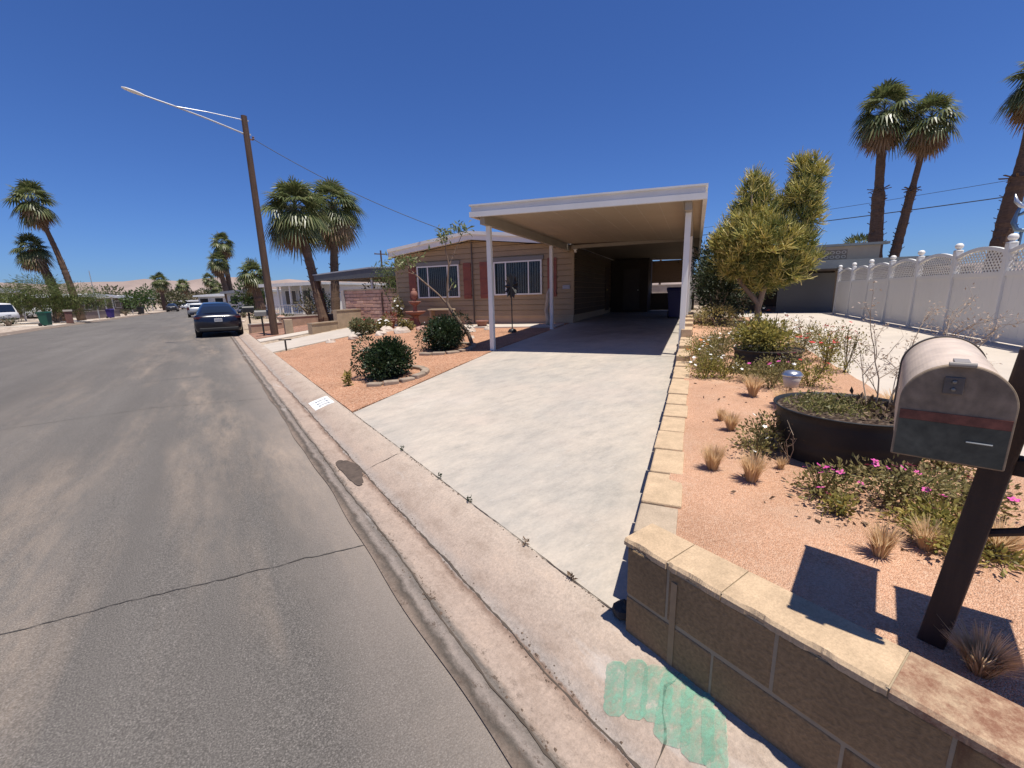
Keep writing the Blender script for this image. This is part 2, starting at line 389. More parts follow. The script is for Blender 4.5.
# seam between kerb and driveway
crack([(1.376,y) for y in np.arange(.95, 6.2, .5)], .009, 'joint', jm, kb, lambda x, y: .107, 36, .0015)
dbm = MB(); rr = random.Random(12)
for _ in range(1500):
    b_ = rr.random(); x = rr.gauss(.765, .018) if b_ < .4 else (rr.gauss(.975, .016) if b_ < .85 else rr.gauss(1.37, .008)); x = clampf(x, .66, 1.374); y = .3+8*rr.random()**1.3
    if math.sin(y*3.1+(1 if b_ < .4 else 4))+math.sin(y*7.3) < rr.uniform(-1.4, .9): continue
    r = rr.uniform(.0015, .006); z = zk(x)+.001; q = rr.uniform(.6, 1.6)
    dbm.add([(x-r, y-r*q, z), (x+r, y-r*.7, z), (x+r*.6, y+r*q, z), (x-r*.7, y+r, z), (x, y, z+r*.9)], [(0,1,4),(1,2,4),(2,3,4),(3,0,4)])
kind(dbm.build('gutter_grit', M('gutter_grit', (.13,.09,.065), .95, .4, 40)), 'stuff')
# damp stain in the gutter
m = MB(); rr = random.Random(4); pts = []
for k in range(40):
    a = 2*math.pi*k/40; q = 1+.15*math.sin(3*a+1)+rr.uniform(-.06, .06); pts.append((.885+.078*q*math.cos(a), 3.98+.36*q*math.sin(a)))
m.add([(.885, 3.98, zk(.885)+.008)]+[(x, y, zk(x)+.009) for x, y in pts], [(0, k+1, (k+1)%40+1) for k in range(40)])
m.build('damp_stain', M('damp_dirt', (.085,.062,.047), .8, .3, 14), kb)
def worn(name, c, thr=.5, sc_=14, stretch=(1,1,1)):
    t = NT(name); t.set(t.ramp(t.noise(6, 4), [(.3, sh(c, .8)), (.7, sh(c, 1.2))]), .85, spec=.2)
    tr = t.node('ShaderNodeBsdfTransparent'); mx = t.node('ShaderNodeMixShader')
    f = t.ramp(t.noise(sc_, 6, .72, t.map(stretch)), [(thr-.24, 0.), (thr+.24, 1.)])
    t.link(t.math('MULTIPLY', f, .85), mx.inputs[0]); t.link(tr.outputs[0], mx.inputs[1]); t.link(t.p.outputs[0], mx.inputs[2]); t.link(mx.outputs[0], t.out.inputs[0]); return t.m
# green marking paint on the kerb: broad strokes
gm = MB()
def stroke(mb, a, b, w, dz, seed):
    rr = random.Random(seed); n = 26; vs = []
    d = Vector((b[0]-a[0], b[1]-a[1])); p = Vector((-d.y, d.x)).normalized()
    for i in range(n+1):
        t = i/n; ww = w*(.95+.1*rr.random())*min(1, .45+6*min(t, 1-t))
        for s_ in (-.5, -.17, .17, .5):
            q = Vector((a[0]+d.x*t, a[1]+d.y*t))+p*ww*s_; vs.append((q.x, q.y, zk(clampf(q.x, .6, 1.375))+dz))
    mb.add(vs, [(i*4+k, i*4+k+1, (i+1)*4+k+1, (i+1)*4+k) for i in range(n) for k in range(3)])
stroke(gm, (1.20,.985), (1.04,.86), .085, .003, 1); stroke(gm, (1.26,.93), (1.08,.80), .09, .0035, 2); stroke(gm, (1.30,.85), (1.12,.74), .11, .004, 3)
stroke(gm, (1.33,.78), (1.10,.66), .12, .0045, 4); stroke(gm, (1.33,.70), (1.12,.57), .11, .005, 5); stroke(gm, (1.30,.62), (1.14,.52), .08, .0055, 6)
gm.build('green_paint_mark', worn('green_marking_paint', (.21,.42,.30), .50, 38, (.7,1.1,1)), kb)
# painted address panel with dark blue figures
ap = MB()
def kq(mb, x0, x1, y0, y1, dz):
    n = 6; mb.add([(x0+(x1-x0)*i/n, y, zk(x0+(x1-x0)*i/n)+dz) for i in range(n+1) for y in (y0, y1)], [(2*i, 2*i+2, 2*i+3, 2*i+1) for i in range(n)])
kq(ap, 1.055, 1.335, 6.50, 7.05, .003)
ad = ap.build('address_panel', worn('white_kerb_paint', (.80,.80,.78), .30, 20), kb)
fg = MB()
for (y0) in (6.90, 6.76, 6.62):
    kq(fg, 1.13, 1.28, y0-.012, y0+.012, .005)
    kq(fg, 1.13, 1.15, y0-.05, y0+.012, .0055); kq(fg, 1.26, 1.28, y0-.05, y0+.012, .0055)
fg.build('address_figure', worn('worn_blue_paint', (.16,.20,.27), .42, 24), ad)
# left kerb
kerb(kx[3:], zk, ys, 'kerb_opposite', MK, True)

# yards right of the street
grid('yard', ((1.376,14.),(70,14.),(70,150),(1.376,150)), 40, 40, g, MDES, .3, -.02)
grid('yard_base', ((1.376,-14.),(70,-14.),(70,14.),(1.376,14.)), 60, 20, lambda x, y: min(g(x, y), gn(x, y))-.03, MDES, .3)
k0 = lambda v: (1.376, O[1]+(v-0)/V[1]+.004)       # where the line v = const meets the kerb
def kp(v): return (1.377, O[1]+v/V[1]-.006*V[0]/V[1])
grid('driveway', (kp(-.05), xy(23.5,-.05), xy(23.5,3.93), kp(3.93)), 60, 14, g, MD, .3)
dv = bpy.data.objects['driveway']; a_, b_ = xy(6.62, -.04), xy(6.62, 3.92)
jb = MB()
jb.bar((a_[0], a_[1], g(*a_)+.0025), (b_[0], b_[1], g(*b_)+.0025), .014, .002); jb.build('joint', jm, dv)
grid('gravel_yard', (kp(3.94), xy(13.3,3.94), xy(13.3,11.3), kp(11.0)), 40, 30, lambda x, y: g(x, y)+.012+.01*math.sin(x*3.1+y*1.7)*math.sin(y*2.3), MG, .1)
grid('walkway', (xy(11.75,3.97), xy(12.75,3.97), xy(12.75,8.3), xy(11.75,8.0)), 6, 20, g, MCW, .1, .05)
grid('neighbour_driveway', (kp(11.35), xy(15.5,11.35), xy(15.5,14.1), kp(13.7)), 40, 8, g, MC2, .2, .004)
grid('red_dirt_yard', (kp(16.1), xy(22,15.4), xy(22,19.2), kp(19.2)), 30, 8, g, MRED, .1, .01)
grid('path', (kp(14.6), xy(13,14.6), xy(13,15.7), kp(15.7)), 20, 4, g, MCW, .1, .03)
bed = grid('flower_bed_soil', ((1.512,1.02),xy(13.4,-.21),xy(13.4,-1.92),(1.512,-1.1)), 60, 14, lambda x, y: gb(x, y)+.012*math.sin(x*5.3+y*2)*math.sin(y*6.1), MS, .5)
grid('neighbour_driveway', ((1.377,-1.16),xy(21.2,-1.94),xy(21.2,-9.),(1.377,-14.)), 60, 20, gn, MCW, .3)
# far verge on the other side
m = MB(); vs = []
for y in ys: vs += [(left_edge(y)-.655-k, y, .106+.012*k) for k in (0, 1.4, 1.41, 6, 14, 40)]
m.add(vs, [(i*6+k, (i+1)*6+k, (i+1)*6+k+1, i*6+k+1) for i in range(len(ys)-1) for k in range(5)])
kind(m.build('verge', gravelmat('pinkish_verge', (.42,.33,.26), (.50,.41,.33), (.56,.48,.4), 6)), 'structure')
m = MB()
for (y0, y1) in ((50,53.5),(57,63),(72,76)):
    m.add([(left_edge(y)-.66-x, y, .11+.012*x+.006) for y in (y0, y1) for x in (0, 12)], [(0,2,3,1)])
kind(m.build('opposite_driveways', MCW), 'structure')
# mountains: one ring far off, low and bare
m = MB(); vs = []; nA = 220; prof = []
for i in range(nA+1):
    a = 2*math.pi*i/nA
    h = 128+22*math.sin(a*3+.6)+12*math.sin(a*7+2)+7*math.sin(a*17+1)+7*math.sin(a*41)+4*math.sin(a*83+2)
    for k, (rr_, hh) in enumerate(((3000,-2),(3150,.28),(3300,.62),(3450,1.),(3700,.7))):
        j = 1+.12*math.sin(a*60+k*2)*(.3 if k in (0,3) else 1)
        vs.append((rr_*math.sin(a), rr_*math.cos(a), max(-2, h*hh*j)))
m.add(vs, [(i*5+k, i*5+k+1, (i+1)*5+k+1, (i+1)*5+k) for i in range(nA) for k in range(4)])
mt = M('desert_mountain_rock', (.26,.20,.175), .95, .22, .006, stretch=(1,1,3))
kind(m.build('mountains', mt), 'structure')

# ------------------------------------------------------------------ plant helpers
def rv(n): 
    a = NP.normal(size=(n, 3)); return a/np.linalg.norm(a, axis=1, keepdims=True)
def leaves(mb, pts, size, aspect=.45, up=.0, fold=.25, dirs=None):
    """one small folded leaf (two triangles) per point"""
    pts = np.asarray(pts); n = len(pts)
    d = rv(n) if dirs is None else np.asarray(dirs)+.35*rv(n)
    d[:, 2] += up; d /= np.linalg.norm(d, axis=1, keepdims=True)
    s = np.cross(d, rv(n)); s /= np.linalg.norm(s, axis=1, keepdims=True)+1e-9
    nn = np.cross(d, s)
    sz = size*(.6+.8*NP.random(n))[:, None]
    a = pts; b = pts+d*sz*.5+s*sz*aspect*.5+nn*sz*fold*.3; c = pts+d*sz; e = pts+d*sz*.5-s*sz*aspect*.5+nn*sz*fold*.3
    vs = np.stack([a, b, c, e], 1).reshape(-1, 3)
    base = len(mb.v); mb.v.extend(map(tuple, vs.tolist()))
    mb.f.extend([(base+4*i, base+4*i+1, base+4*i+2, base+4*i+3) for i in range(n)])
    return mb
def cloud(lobes, n, shell=.5):
    """points in a union of ellipsoids (x,y,z,rx,ry,rz), denser to the outside"""
    w = np.array([l[3]*l[4]*l[5] for l in lobes])**.7; w /= w.sum(); out = []; nrm = []
    for l, k in zip(lobes, NP.multinomial(n, w)):
        d = rv(k); r = (shell+(1-shell)*NP.random(k)**.6)[:, None]*(1+.10*NP.normal(size=(k, 1)))
        out.append(np.array(l[:3])+d*r*np.array(l[3:6])); nrm.append(d)
    return np.concatenate(out), np.concatenate(nrm)
def fan_leaf(mb, o, d, side, plen, rad, nseg, droop, prad=.018):
    o = Vector(o); d = Vector(d).normalized(); side = Vector(side).normalized(); up = side.cross(d)
    tip = o+d*plen-Vector((0,0,droop*.25*plen))
    mb.tube([o, o+d*plen*.5+up*.02, tip], [prad, prad*.8, prad*.6], 3, False)
    d2 = (tip-(o+d*plen*.5)).normalized(); span = R(115)
    for k in range(nseg):
        a = -span+2*span*(k+.5)/nseg; w = rad*span*2/nseg*.23
        r = rad*(.78+.22*math.cos(a*.8))*rnd.uniform(.88, 1.05)
        ray = d2*math.cos(a)+side*math.sin(a); per = side*math.cos(a)-d2*math.sin(a)
        h = up*(.10*rad*(1 if k % 2 else .2))
        m_ = tip+ray*r*.55+h*.5-Vector((0,0,droop*.18*r)); e = tip+ray*r*.95-Vector((0,0,droop*.62*r+abs(math.sin(a))*.08*r))
        b = len(mb.v)
        mb.v += [tuple(tip), tuple(m_+per*w), tuple(m_-per*w), tuple(e+per*w*.12), tuple(e-per*w*.12)]
        mb.f += [(b, b+1, b+2), (b+1, b+3, b+4, b+2)]
def palm(label, base, top, r0, r1, crown, nleaf=46, nseg=14, dead=22, seed=1, bend=0., group='fan palms along the street', boots=0., ball=0):
    global rnd
    rnd = random.Random(seed)
    t = thing('fan_palm', label, 'palm tree', base, 0, group)
    b = Vector((0,0,0)); e = Vector(top)-Vector(base); Ln = e.length
    pts = []; rad = []; n = max(10, int(Ln/.22))
    bd = Vector((bend, 0, 0))
    for i in range(n+1):
        s = i/n; p = b.lerp(e, s)+bd*math.sin(math.pi*s)
        pts.append(p); rr_ = r0*(1-s)**1.6+r1*(1-(1-s)**1.6) if s < .999 else r1
        if boots and s < boots: rr_ *= 1.35
        rad.append(rr_*(1+(.03 if i % 2 else -.02)+rnd.uniform(-.05, .05)))
    tm = MB().tube(pts, rad, 12)
    # ragged old leaf bases
    for _ in range(int(60*(1 if boots else .5))):
        s = rnd.uniform(.02, boots if boots else .97); i = int(s*n); a = rnd.uniform(0, 6.28); p = pts[i]; q = Vector((math.cos(a), math.sin(a), 0))
        tm.bar(p+q*rad[i]*.8, p+q*rad[i]*1.35+Vector((0,0,.12)), .05, .03)
    if boots:
        i = int(boots*n); p = pts[i]
        for k in range(10):
            a = k*.63; q = Vector((math.cos(a), math.sin(a), 0)); tm.bar(p+q*rad[i]*.7, p+q*(rad[i]*1.9+rnd.uniform(0,.12))+Vector((0,0,-.1+rnd.uniform(-.1,.25))), .1, .03)
    tm.build('trunk', trunkm, t)
    cm = MB(); dm = MB(); o = e
    for k in range(nleaf):
        f = (k+.5)/nleaf; el = R(84-116*f**.95+rnd.uniform(-22, 22)); a = k*2.39996+rnd.uniform(-.2, .2)
        d = Vector((math.cos(a)*math.cos(el), math.sin(a)*math.cos(el), math.sin(el))); sd = Vector((-math.sin(a), math.cos(a), rnd.uniform(-.35,.35)))
        pl = crown*rnd.uniform(.32, .50); bl = crown*rnd.uniform(.44, .60)
        fan_leaf(cm, o+Vector((0,0,.15*(1-f)*crown)), d, sd, pl, bl, nseg, .25+.75*f+rnd.uniform(0,.25))
    cm.build('crown', palmg, t)
    for k in range(dead):
        el = R(-12-72*rnd.random()**.8); a = rnd.uniform(0, 6.28)
        d = Vector((math.cos(a)*math.cos(el), math.sin(a)*math.cos(el), math.sin(el))); sd = Vector((-math.sin(a), math.cos(a), rnd.uniform(-.4,.4)))
        fan_leaf(dm, o-Vector((0,0,.05+.1*crown*rnd.random())), d, sd, crown*rnd.uniform(.25, .4), crown*rnd.uniform(.4, .52), max(8, nseg-4), 1.0)
    if dead: dm.build('dead_fronds', palmd, t)
    rnd = random.Random(seed+99)
    return t
def bush(name, label, cat, base, lobes, n, size, mat, group=None, stems=5, stemmat=None, aspect=.5, up=.2, shell=.45, ground=.02, stemr=.02, outward=True):
    t = thing(name, label, cat, base, 0, group)
    p, d = cloud(lobes, n, shell); k = p[:, 2] > ground
    leaves(MB_ := MB(), p[k], size, aspect, up, dirs=d[k] if outward else None); MB_.build('foliage', mat, t)
    if stems:
        s = MB()
        for i in range(stems):
            l = lobes[i % len(lobes)]; q = (l[0]+rnd.uniform(-.4,.4)*l[3], l[1]+rnd.uniform(-.4,.4)*l[4], l[2]+.2*l[5])
            s.tube([(rnd.uniform(-.05,.05), rnd.uniform(-.05,.05), 0), (q[0]*.4, q[1]*.4, q[2]*.5), q], [stemr*1.4, stemr, stemr*.5], 5)
        s.build('trunk' if 'tree' in name else 'stem', stemmat or barkm, t)
    return t

# ------------------------------------------------------------------ the carport and the tan house (local x = u, y = v)
def siding_wall(mb, ax, s0, s1, z0, ztop, face, sgn, step=.2, lap=.026):
    """lapped boards on a wall; ax 'v': wall runs along local y at x = face; ax 'u': along local x at y = face; ztop(s) upper limit"""
    z = z0
    while True:
        zt = z+step
        ss = [s0+(s1-s0)*i/60 for i in range(61)]; ok = [s for s in ss if ztop(s) > z+.02]
        if not ok: break
        a, b = min(ok), max(ok); 
        def P(s, zz, off): return (face+sgn*off, s, zz) if ax == 'v' else (s, face+sgn*off, zz)
        za, zb = min(zt, ztop(a)), min(zt, ztop(b))
        n = 12; top = [min(zt, ztop(a+(b-a)*i/n)) for i in range(n+1)]
        vs = []
        for i in range(n+1):
            s = a+(b-a)*i/n; vs += [P(s, z+.016, lap), P(s, max(top[i], z+.017), .004), P(s, z+.016, -.03)]
        mb.add(vs, [(3*i, 3*i+3, 3*i+4, 3*i+1) for i in range(n)]+[(3*i, 3*i+2, 3*i+5, 3*i+3) for i in range(n)])
        z = zt
HB = .42; Y0, Y1 = 3.81, 11.56; XF = 13.35; XB = 27.; PK = 7.80
def rake(s): return 3.70-abs(s-PK)*(.43/3.8)      # underside of the gable eaves
house = thing('manufactured_house', 'tan single storey house with lapped siding and red brown shutters, beside the open carport', 'house', (O[0], O[1], 0), ROT)
m = MB(); siding_wall(m, 'v', Y0, Y1, .82, rake, XF, -1)
siding_wall(m, 'u', XF, XB, .82, lambda s: 3.24, Y1, 1)
m.box(XB-.05, XB, Y0, Y1, .4, 3.2); m.box(XF+.03, XB-.06, Y0+.03, Y0+.06, .5, 3.2); m.box(XF+.03, XB-.06, Y1-.06, Y1-.03, .5, 3.2); m.prism([(Y0+.03,.5),(Y1-.03,.5),(Y1-.03,3.2),(PK,3.64),(Y0+.03,3.2)], lambda p: (XF+.031,p[0],p[1]), lambda p: (XF+.06,p[0],p[1]))
m.box(XF-.022, XF+.07, Y0-.022, Y0+.07, .8, 3.22); m.box(XF-.022, XF+.07, Y1-.07, Y1+.022, .8, 3.22)
m.build('wall', tan, house)
m = MB(); siding_wall(m, 'u', XF, XB, .82, lambda s: 3.24, Y0, -1); m.build('side_wall', M('shade_toned_side_siding', (.095,.066,.042), .8, .1, 1.5), house)  # tan siding darkened: the carport shade is put into its colour
m = MB(); m.box(XF+.01, XB, Y0+.01, Y1-.01, .1, .80); m.box(XF-.03, XB, Y0-.03, Y1+.03, .79, .83)
m.build('skirting', tan2, house)
m = MB(); ov = .34
for sg, ye in ((-1, Y0+.0), (1, Y1+.05)):
    z0 = rake(PK); ze = rake(ye)
    m.prism([(PK, z0+.02), (ye, ze+.02), (ye, ze+.12), (PK, z0+.12)], lambda p: (XF-ov+.03, p[0], p[1]+.14), lambda p: (XB+.3, p[0], p[1]+.14))
m.build('roof', M('pale_roof_coating', (.70,.70,.69), .6, .06, .5), house)
m = MB()
for ye in (Y0, Y1+.05):
    m.prism([(PK, rake(PK)), (ye, rake(ye)), (ye, rake(ye)+.20), (PK, rake(PK)+.20)], lambda p: (XF-ov, p[0], p[1]), lambda p: (XF-ov+.03, p[0], p[1]))
    m.prism([(PK, rake(PK)+.19), (ye, rake(ye)+.19), (ye, rake(ye)+.31), (PK, rake(PK)+.31)], lambda p: (XF-ov-.06, p[0], p[1]), lambda p: (XF-ov+.03, p[0], p[1]))
    m.prism([(PK, rake(PK)+.03), (ye, rake(ye)+.03), (ye, rake(ye)+.045), (PK, rake(PK)+.045)], lambda p: (XF-ov+.02, p[0], p[1]), lambda p: (XF+.02, p[0], p[1]))
m.box(XF-ov, XB, Y1+.03, Y1+.07, rake(Y1+.05)-.02, rake(Y1+.05)+.2)
m.build('fascia', white, house)
def window(y0, y1, z0, z1, mull, slat_seed):
    f = MB(); x = XF-.085
    for a, b in ((y0, y0+.05), (y1-.05, y1)): f.box(x, XF+.02, a, b, z0, z1)
    for a, b in ((z0, z0+.05), (z1-.05, z1)): f.box(x, XF+.02, y0+.05, y1-.05, a, b)
    for q in mull: f.box(x+.005, XF+.01, q-.022, q+.022, z0+.05, z1-.05)
    w = f.build('window', white, house)
    MB().box(XF-.058, XF-.054, y0+.05, y1-.05, z0+.05, z1-.05).build('pane', glass, w)
    s = MB(); rr = random.Random(slat_seed); y = y0+.08
    while y < y1-.08:
        a = R(35+rr.uniform(-6, 6)); dy, dx = .034, .012
        s.add([(XF-.050, y-dy, z0+.055), (XF-.050+dx, y+dy, z0+.055), (XF-.050+dx, y+dy, z1-.055), (XF-.050, y-dy, z1-.055)], [(0,1,2,3)]); y += .094
    s.build('blind', M('grey_blind_slats', (.34,.35,.34), .6, .1, 3), w)
    MB().box(XF-.034, XF-.030, y0+.05, y1-.05, z0+.05, z1-.05).build('backing', dark, w)
    MB().box(XF-.09, XF-.0, y0-.06, y1+.06, z1+.002, z1+.14).build('head_trim', M('grey_trim', (.20,.19,.17), .7, .05), w)
window(4.98, 6.92, 1.60, 2.84, (5.50, 6.42), 1)
window(8.46, 10.44, 1.56, 2.84, (8.98, 9.92), 2)
for y in (4.60, 7.36, 8.10, 10.72):
    s = MB(); s.box(XF-.045, XF, y-.17, y+.17, 1.50, 2.88)
    for z in (1.62, 2.2, 2.72): s.box(XF-.065, XF-.0455, y-.17, y+.17, z-.04, z+.04)
    for dy in (-.085, 0, .085): s.box(XF-.049, XF-.0455, y+dy-.004, y+dy+.004, 1.5, 2.88)
    s.build('shutter', redpaint, house, bevel=.004)
MB().tube([(XF-.06, 7.85, .55), (XF-.06, 7.85, 3.66)], .025, 8).build('conduit', M('dark_conduit', (.10,.085,.07), .6), house)
m = MB(); m.box(XF-.04, XF-.015, 3.93, 4.20, 1.76, 1.90); m.build('address_plate', M('pale_plaque', (.33,.33,.36), .5), house, bevel=.004)
l = MB(); l.lathe([(.03,.0),(.07,.03),(.075,.12),(.03,.16)], (XF-.10, 3.72, 3.06), 12); l.box(XF-.12, XF-.02, 3.69, 3.75, 3.0, 3.06); l.build('porch_light', white, house)
d = MB().box(19.2, 20.1, Y0-.05, Y0-.015, .75, 2.78).build('door', M('dark_brown_door', (.07,.045,.03), .6), house)
MB().lathe([(.0,0),(.035,.01),(.035,.05),(0,.06)], (19.28, Y0-.1, 1.7), 10).build('handle', M('brass', (.5,.36,.15), .3, metal=1), d)

carport = thing('carport', 'white framed flat roof carport over the concrete driveway, open at the front', 'carport', (O[0], O[1], 0), ROT)
CX0, CX1 = 6.5, 22.6; CY0, CY1 = -.32, 4.22
def zc(v): return 3.10+.115*(v-CY0)/(CY1-CY0)
m = MB()
def slab(x0, x1, y0, y1, a, b):
    m.add([(x, y, zc(y)+z) for z in (a, b) for y in (y0, y1) for x in (x0, x1)], [(0,2,3,1),(4,5,7,6),(0,1,5,4),(2,6,7,3),(0,4,6,2),(1,3,7,5)])
slab(CX0+.07, 12.9, CY0+.07, CY1-.07, .06, .15); m.build('roof', cream, carport)
m = MB(); slab(12.9, CX1-.06, CY0+.07, 3.79, .06, .15); m.build('rear_roof', M('shade_toned_rear_panel', (.16,.125,.09), .7, .08, 1.5), carport)  # rear ceiling coloured darker to paint in the carport shade
m = MB(); y = CY0+.4
while y < CY1-.2:                                             # pan seams on the underside
    m.box(CX0+.1, 12.9, y-.006, y+.006, zc(y)+.056, zc(y)+.062); y += .4064
m.build('roof_seam', M('pan_seam_tan', (.46,.40,.32), .6), carport)  # seam strips a little paler than the roof panels
m = MB()
def fasc(x0, x1, y0, y1, a, b): slab(x0, x1, y0, y1, a, b)
fasc(CX0, CX0+.07, CY0, CY1, .0, .10); fasc(CX0+.035, CX0+.07, CY0+.035, CY1-.035, .10, .215); fasc(CX0+.0, CX0+.09, CY0, CY1, .215, .245)
fasc(CX0+.07, CX1, CY0, CY0+.07, .0, .10); fasc(CX0+.07, CX1, CY0+.035, CY0+.07, .10, .215); fasc(CX0+.09, CX1, CY0, CY0+.09, .215, .245)
fasc(CX0+.07, 12.92, CY1-.07, CY1, .0, .10); fasc(CX0+.07, 12.92, CY1-.07, CY1-.035, .10, .215); fasc(CX0+.09, 12.92, CY1-.09, CY1, .215, .245)
m.build('fascia', M('white_aluminium_fascia', (.64,.63,.61), .4, .06, 1.5, spec=.5), carport)
beamm = M('beam_paint', (.30,.26,.205), .6, .06)
for y, x1 in ((3.97, XF-.03), (-.03, 22.4)):
    MB().box(CX0+.1, x1, y-.055, y+.055, zc(y)-.14, zc(y)+.058).build('beam', beamm, carport)
MB().box(12.95, 13.1, -.1, 3.78, zc(2)-.05, zc(2)+.055).build('header', beamm, carport)
for x, y in ((6.9,3.97),(11.3,3.97),(6.9,-.03),(10.6,-.03),(14.3,-.03),(18.0,-.03),(22.0,-.03)):
    zg = g(*xy(x, y)); p = MB(); p.box(x-.05, x+.05, y-.05, y+.05, zg-.02, zc(y)-.141); p.box(x-.08, x+.08, y-.06, y+.06, zg, zg+.012)
    p.build('post', white, carport, bevel=.006)
# the back of the carport: store room, open half with a reed shade
store = thing('storage_shed', 'dark storage room closing the left back of the carport', 'shed', (O[0], O[1], 0), ROT)
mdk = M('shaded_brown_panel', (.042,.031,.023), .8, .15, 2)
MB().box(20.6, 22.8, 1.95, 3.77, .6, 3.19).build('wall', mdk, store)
q = MB().box(20.56, 20.597, 2.35, 3.15, .72, 2.72).build('door', M('dark_panel_door', (.05,.04,.035), .6), store)
MB().lathe([(0,0),(.03,.01),(.03,.05),(0,.06)], (20.52, 2.42, 1.65), 10).build('handle', M('steel_knob', (.5,.5,.5), .3, metal=1), q)
sc_ = thing('privacy_screen', 'brown half height panel below a rolled reed shade at the back of the carport', 'screen', (O[0], O[1], 0), ROT)
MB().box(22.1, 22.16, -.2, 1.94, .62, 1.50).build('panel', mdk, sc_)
MB().box(22.05, 22.08, -.1, 1.92, 2.02, 3.14).build('reed_shade', M('reed_shade', (.27,.17,.105), .8, .25, 4, stretch=(1,1,30)), sc_)
bw = thing('garden_wall', 'pale block wall in sun seen through the back of the carport', 'wall', (*xy(31, 1.5), .5), ROT)
MB().box(-.1, .1, -6, 4, 0, 1.5).build('wall', M('pale_block_wall', (.42,.36,.30), .9, .15, 3), bw)
MB().box(-.14, .14, -6, 4, 1.505, 1.56).build('coping', MCW, bw)

# ------------------------------------------------------------------ block wall at the front, and the block edging along the driveway
rw = thing('retaining_wall', 'low tan concrete block wall with cap blocks, retaining the flower bed at the kerb', 'wall', (1.335, 1.06, .07))
def wbox(mb, x0, x1, y0, y1, z0, z1): return mb.box(x0, x1, y0, y1, z0, z1)
MB().box(1.3385, 1.527, -1.3, 1.052, .04, .522).build('mortar', mortar, rw, world=True)
rr = random.Random(3)
def course(z0, ys_, hh=.196):
    for a, b in zip(ys_, ys_[1:]):
        e = rr.uniform(-.002, .002)
        MB().box(1.336+e, 1.53, b+.0035, a-.0035, z0+.004, z0+hh).build('block', MRB if a < .4 else blockm, rw, bevel=.006, world=True)
course(.085, [1.06, .66, .26, -.14, -.54, -.94, -1.3]); course(.290, [1.06, .86, .46, .06, -.34, -.74, -1.3], .228)
for a, b in ((1.075,.865),(.86,.645),(.64,.19),(.185,-.27),(-.275,-.72),(-.725,-1.3)):
    cb = MB(); nx, ny = 6, 70; x0, x1 = 1.324, 1.530
    # broken front edge: a grid top with chips
    zt = .556; vs = []; big = 0.
    chips = [(rr.uniform(b, a), rr.uniform(.012, .035), rr.uniform(.005, .016)) for _ in range(rr.choice((1, 2, 3)))]+[(rr.choice((a, b)), .02, rr.uniform(.004, .012))]
    for i in range(ny+1):
        y = b+(a-b)*i/ny
        chip = rr.uniform(0, .0018)+sum(d_*math.exp(-((y-c_)/w_)**4)*rr.uniform(.85, 1.1) for c_, w_, d_ in chips)
        vs += [(x0+chip*1.2, y, .524), (x0+chip, y, zt-.010-chip*.7), (x0+.010+chip*.8, y, zt-chip*.2), (x1-.006, y, zt), (x1, y, zt-.008), (x1, y, .524)]
    cb.add(vs, [(i*6+k, i*6+k+1, i*6+k+7, i*6+k+6) for i in range(ny) for k in range(5)]+[tuple(range(6)), tuple(ny*6+k for k in range(6))[::-1]])
    cb.build('cap_block', caprust if a < .2 else capm, rw, world=True)
for ya in (.8625,.6425,.1875,-.2725): MB().box(1.332, 1.526, ya-.006, ya+.006, .526, .551).build('joint', mortar, rw, world=True)
MB().box(1.3325, 1.3355, .815, .84, .09, .48).build('mortar_drip', M('pale_mortar_run', (.31,.215,.125), .95, .15, 12), rw, world=True)
ed = thing('edging_wall', 'row of tan cap blocks edging the right side of the driveway, stepping up towards the carport', 'edging', (O[0], O[1], 0), ROT)
u = .10; k = 0
mott = capmat('mottled_cap_block', (.42,.33,.24)); mott_n = mott.node_tree
while u < 12.6:
    ln = .40 if k else .30
    step = 0 if u < 4.6 else (.07 if u < 5.6 else (.12 if u < 6.6 else .16+.05*((k*7) % 3)))
    c0 = xy(u+ln/2, -.12); zt = gb(*c0)+.012+step+rr.uniform(-.006, .006); zd = g(*xy(u+ln/2, .0))-.06
    w0 = -.215+rr.uniform(-.008, .008)
    MB().box(u+.003, u+ln-.003, w0, -.022+rr.uniform(-.008, .004), min(zd, zt-.2), zt).build('block', mott if k == 0 else capm, ed, bevel=.009)
    u += ln; k += 1
# loose dark stone in the gap beside the wall
o = MB().rock((0,0,.03), .06, 4, .7).build('stone', M('dark_stone', (.05,.045,.04), .9, .2, 20), None, loc=None); o.location = (1.40, 1.12, .10); tag(o, 'small dark stone wedged at the corner of the block wall and driveway', 'stone')

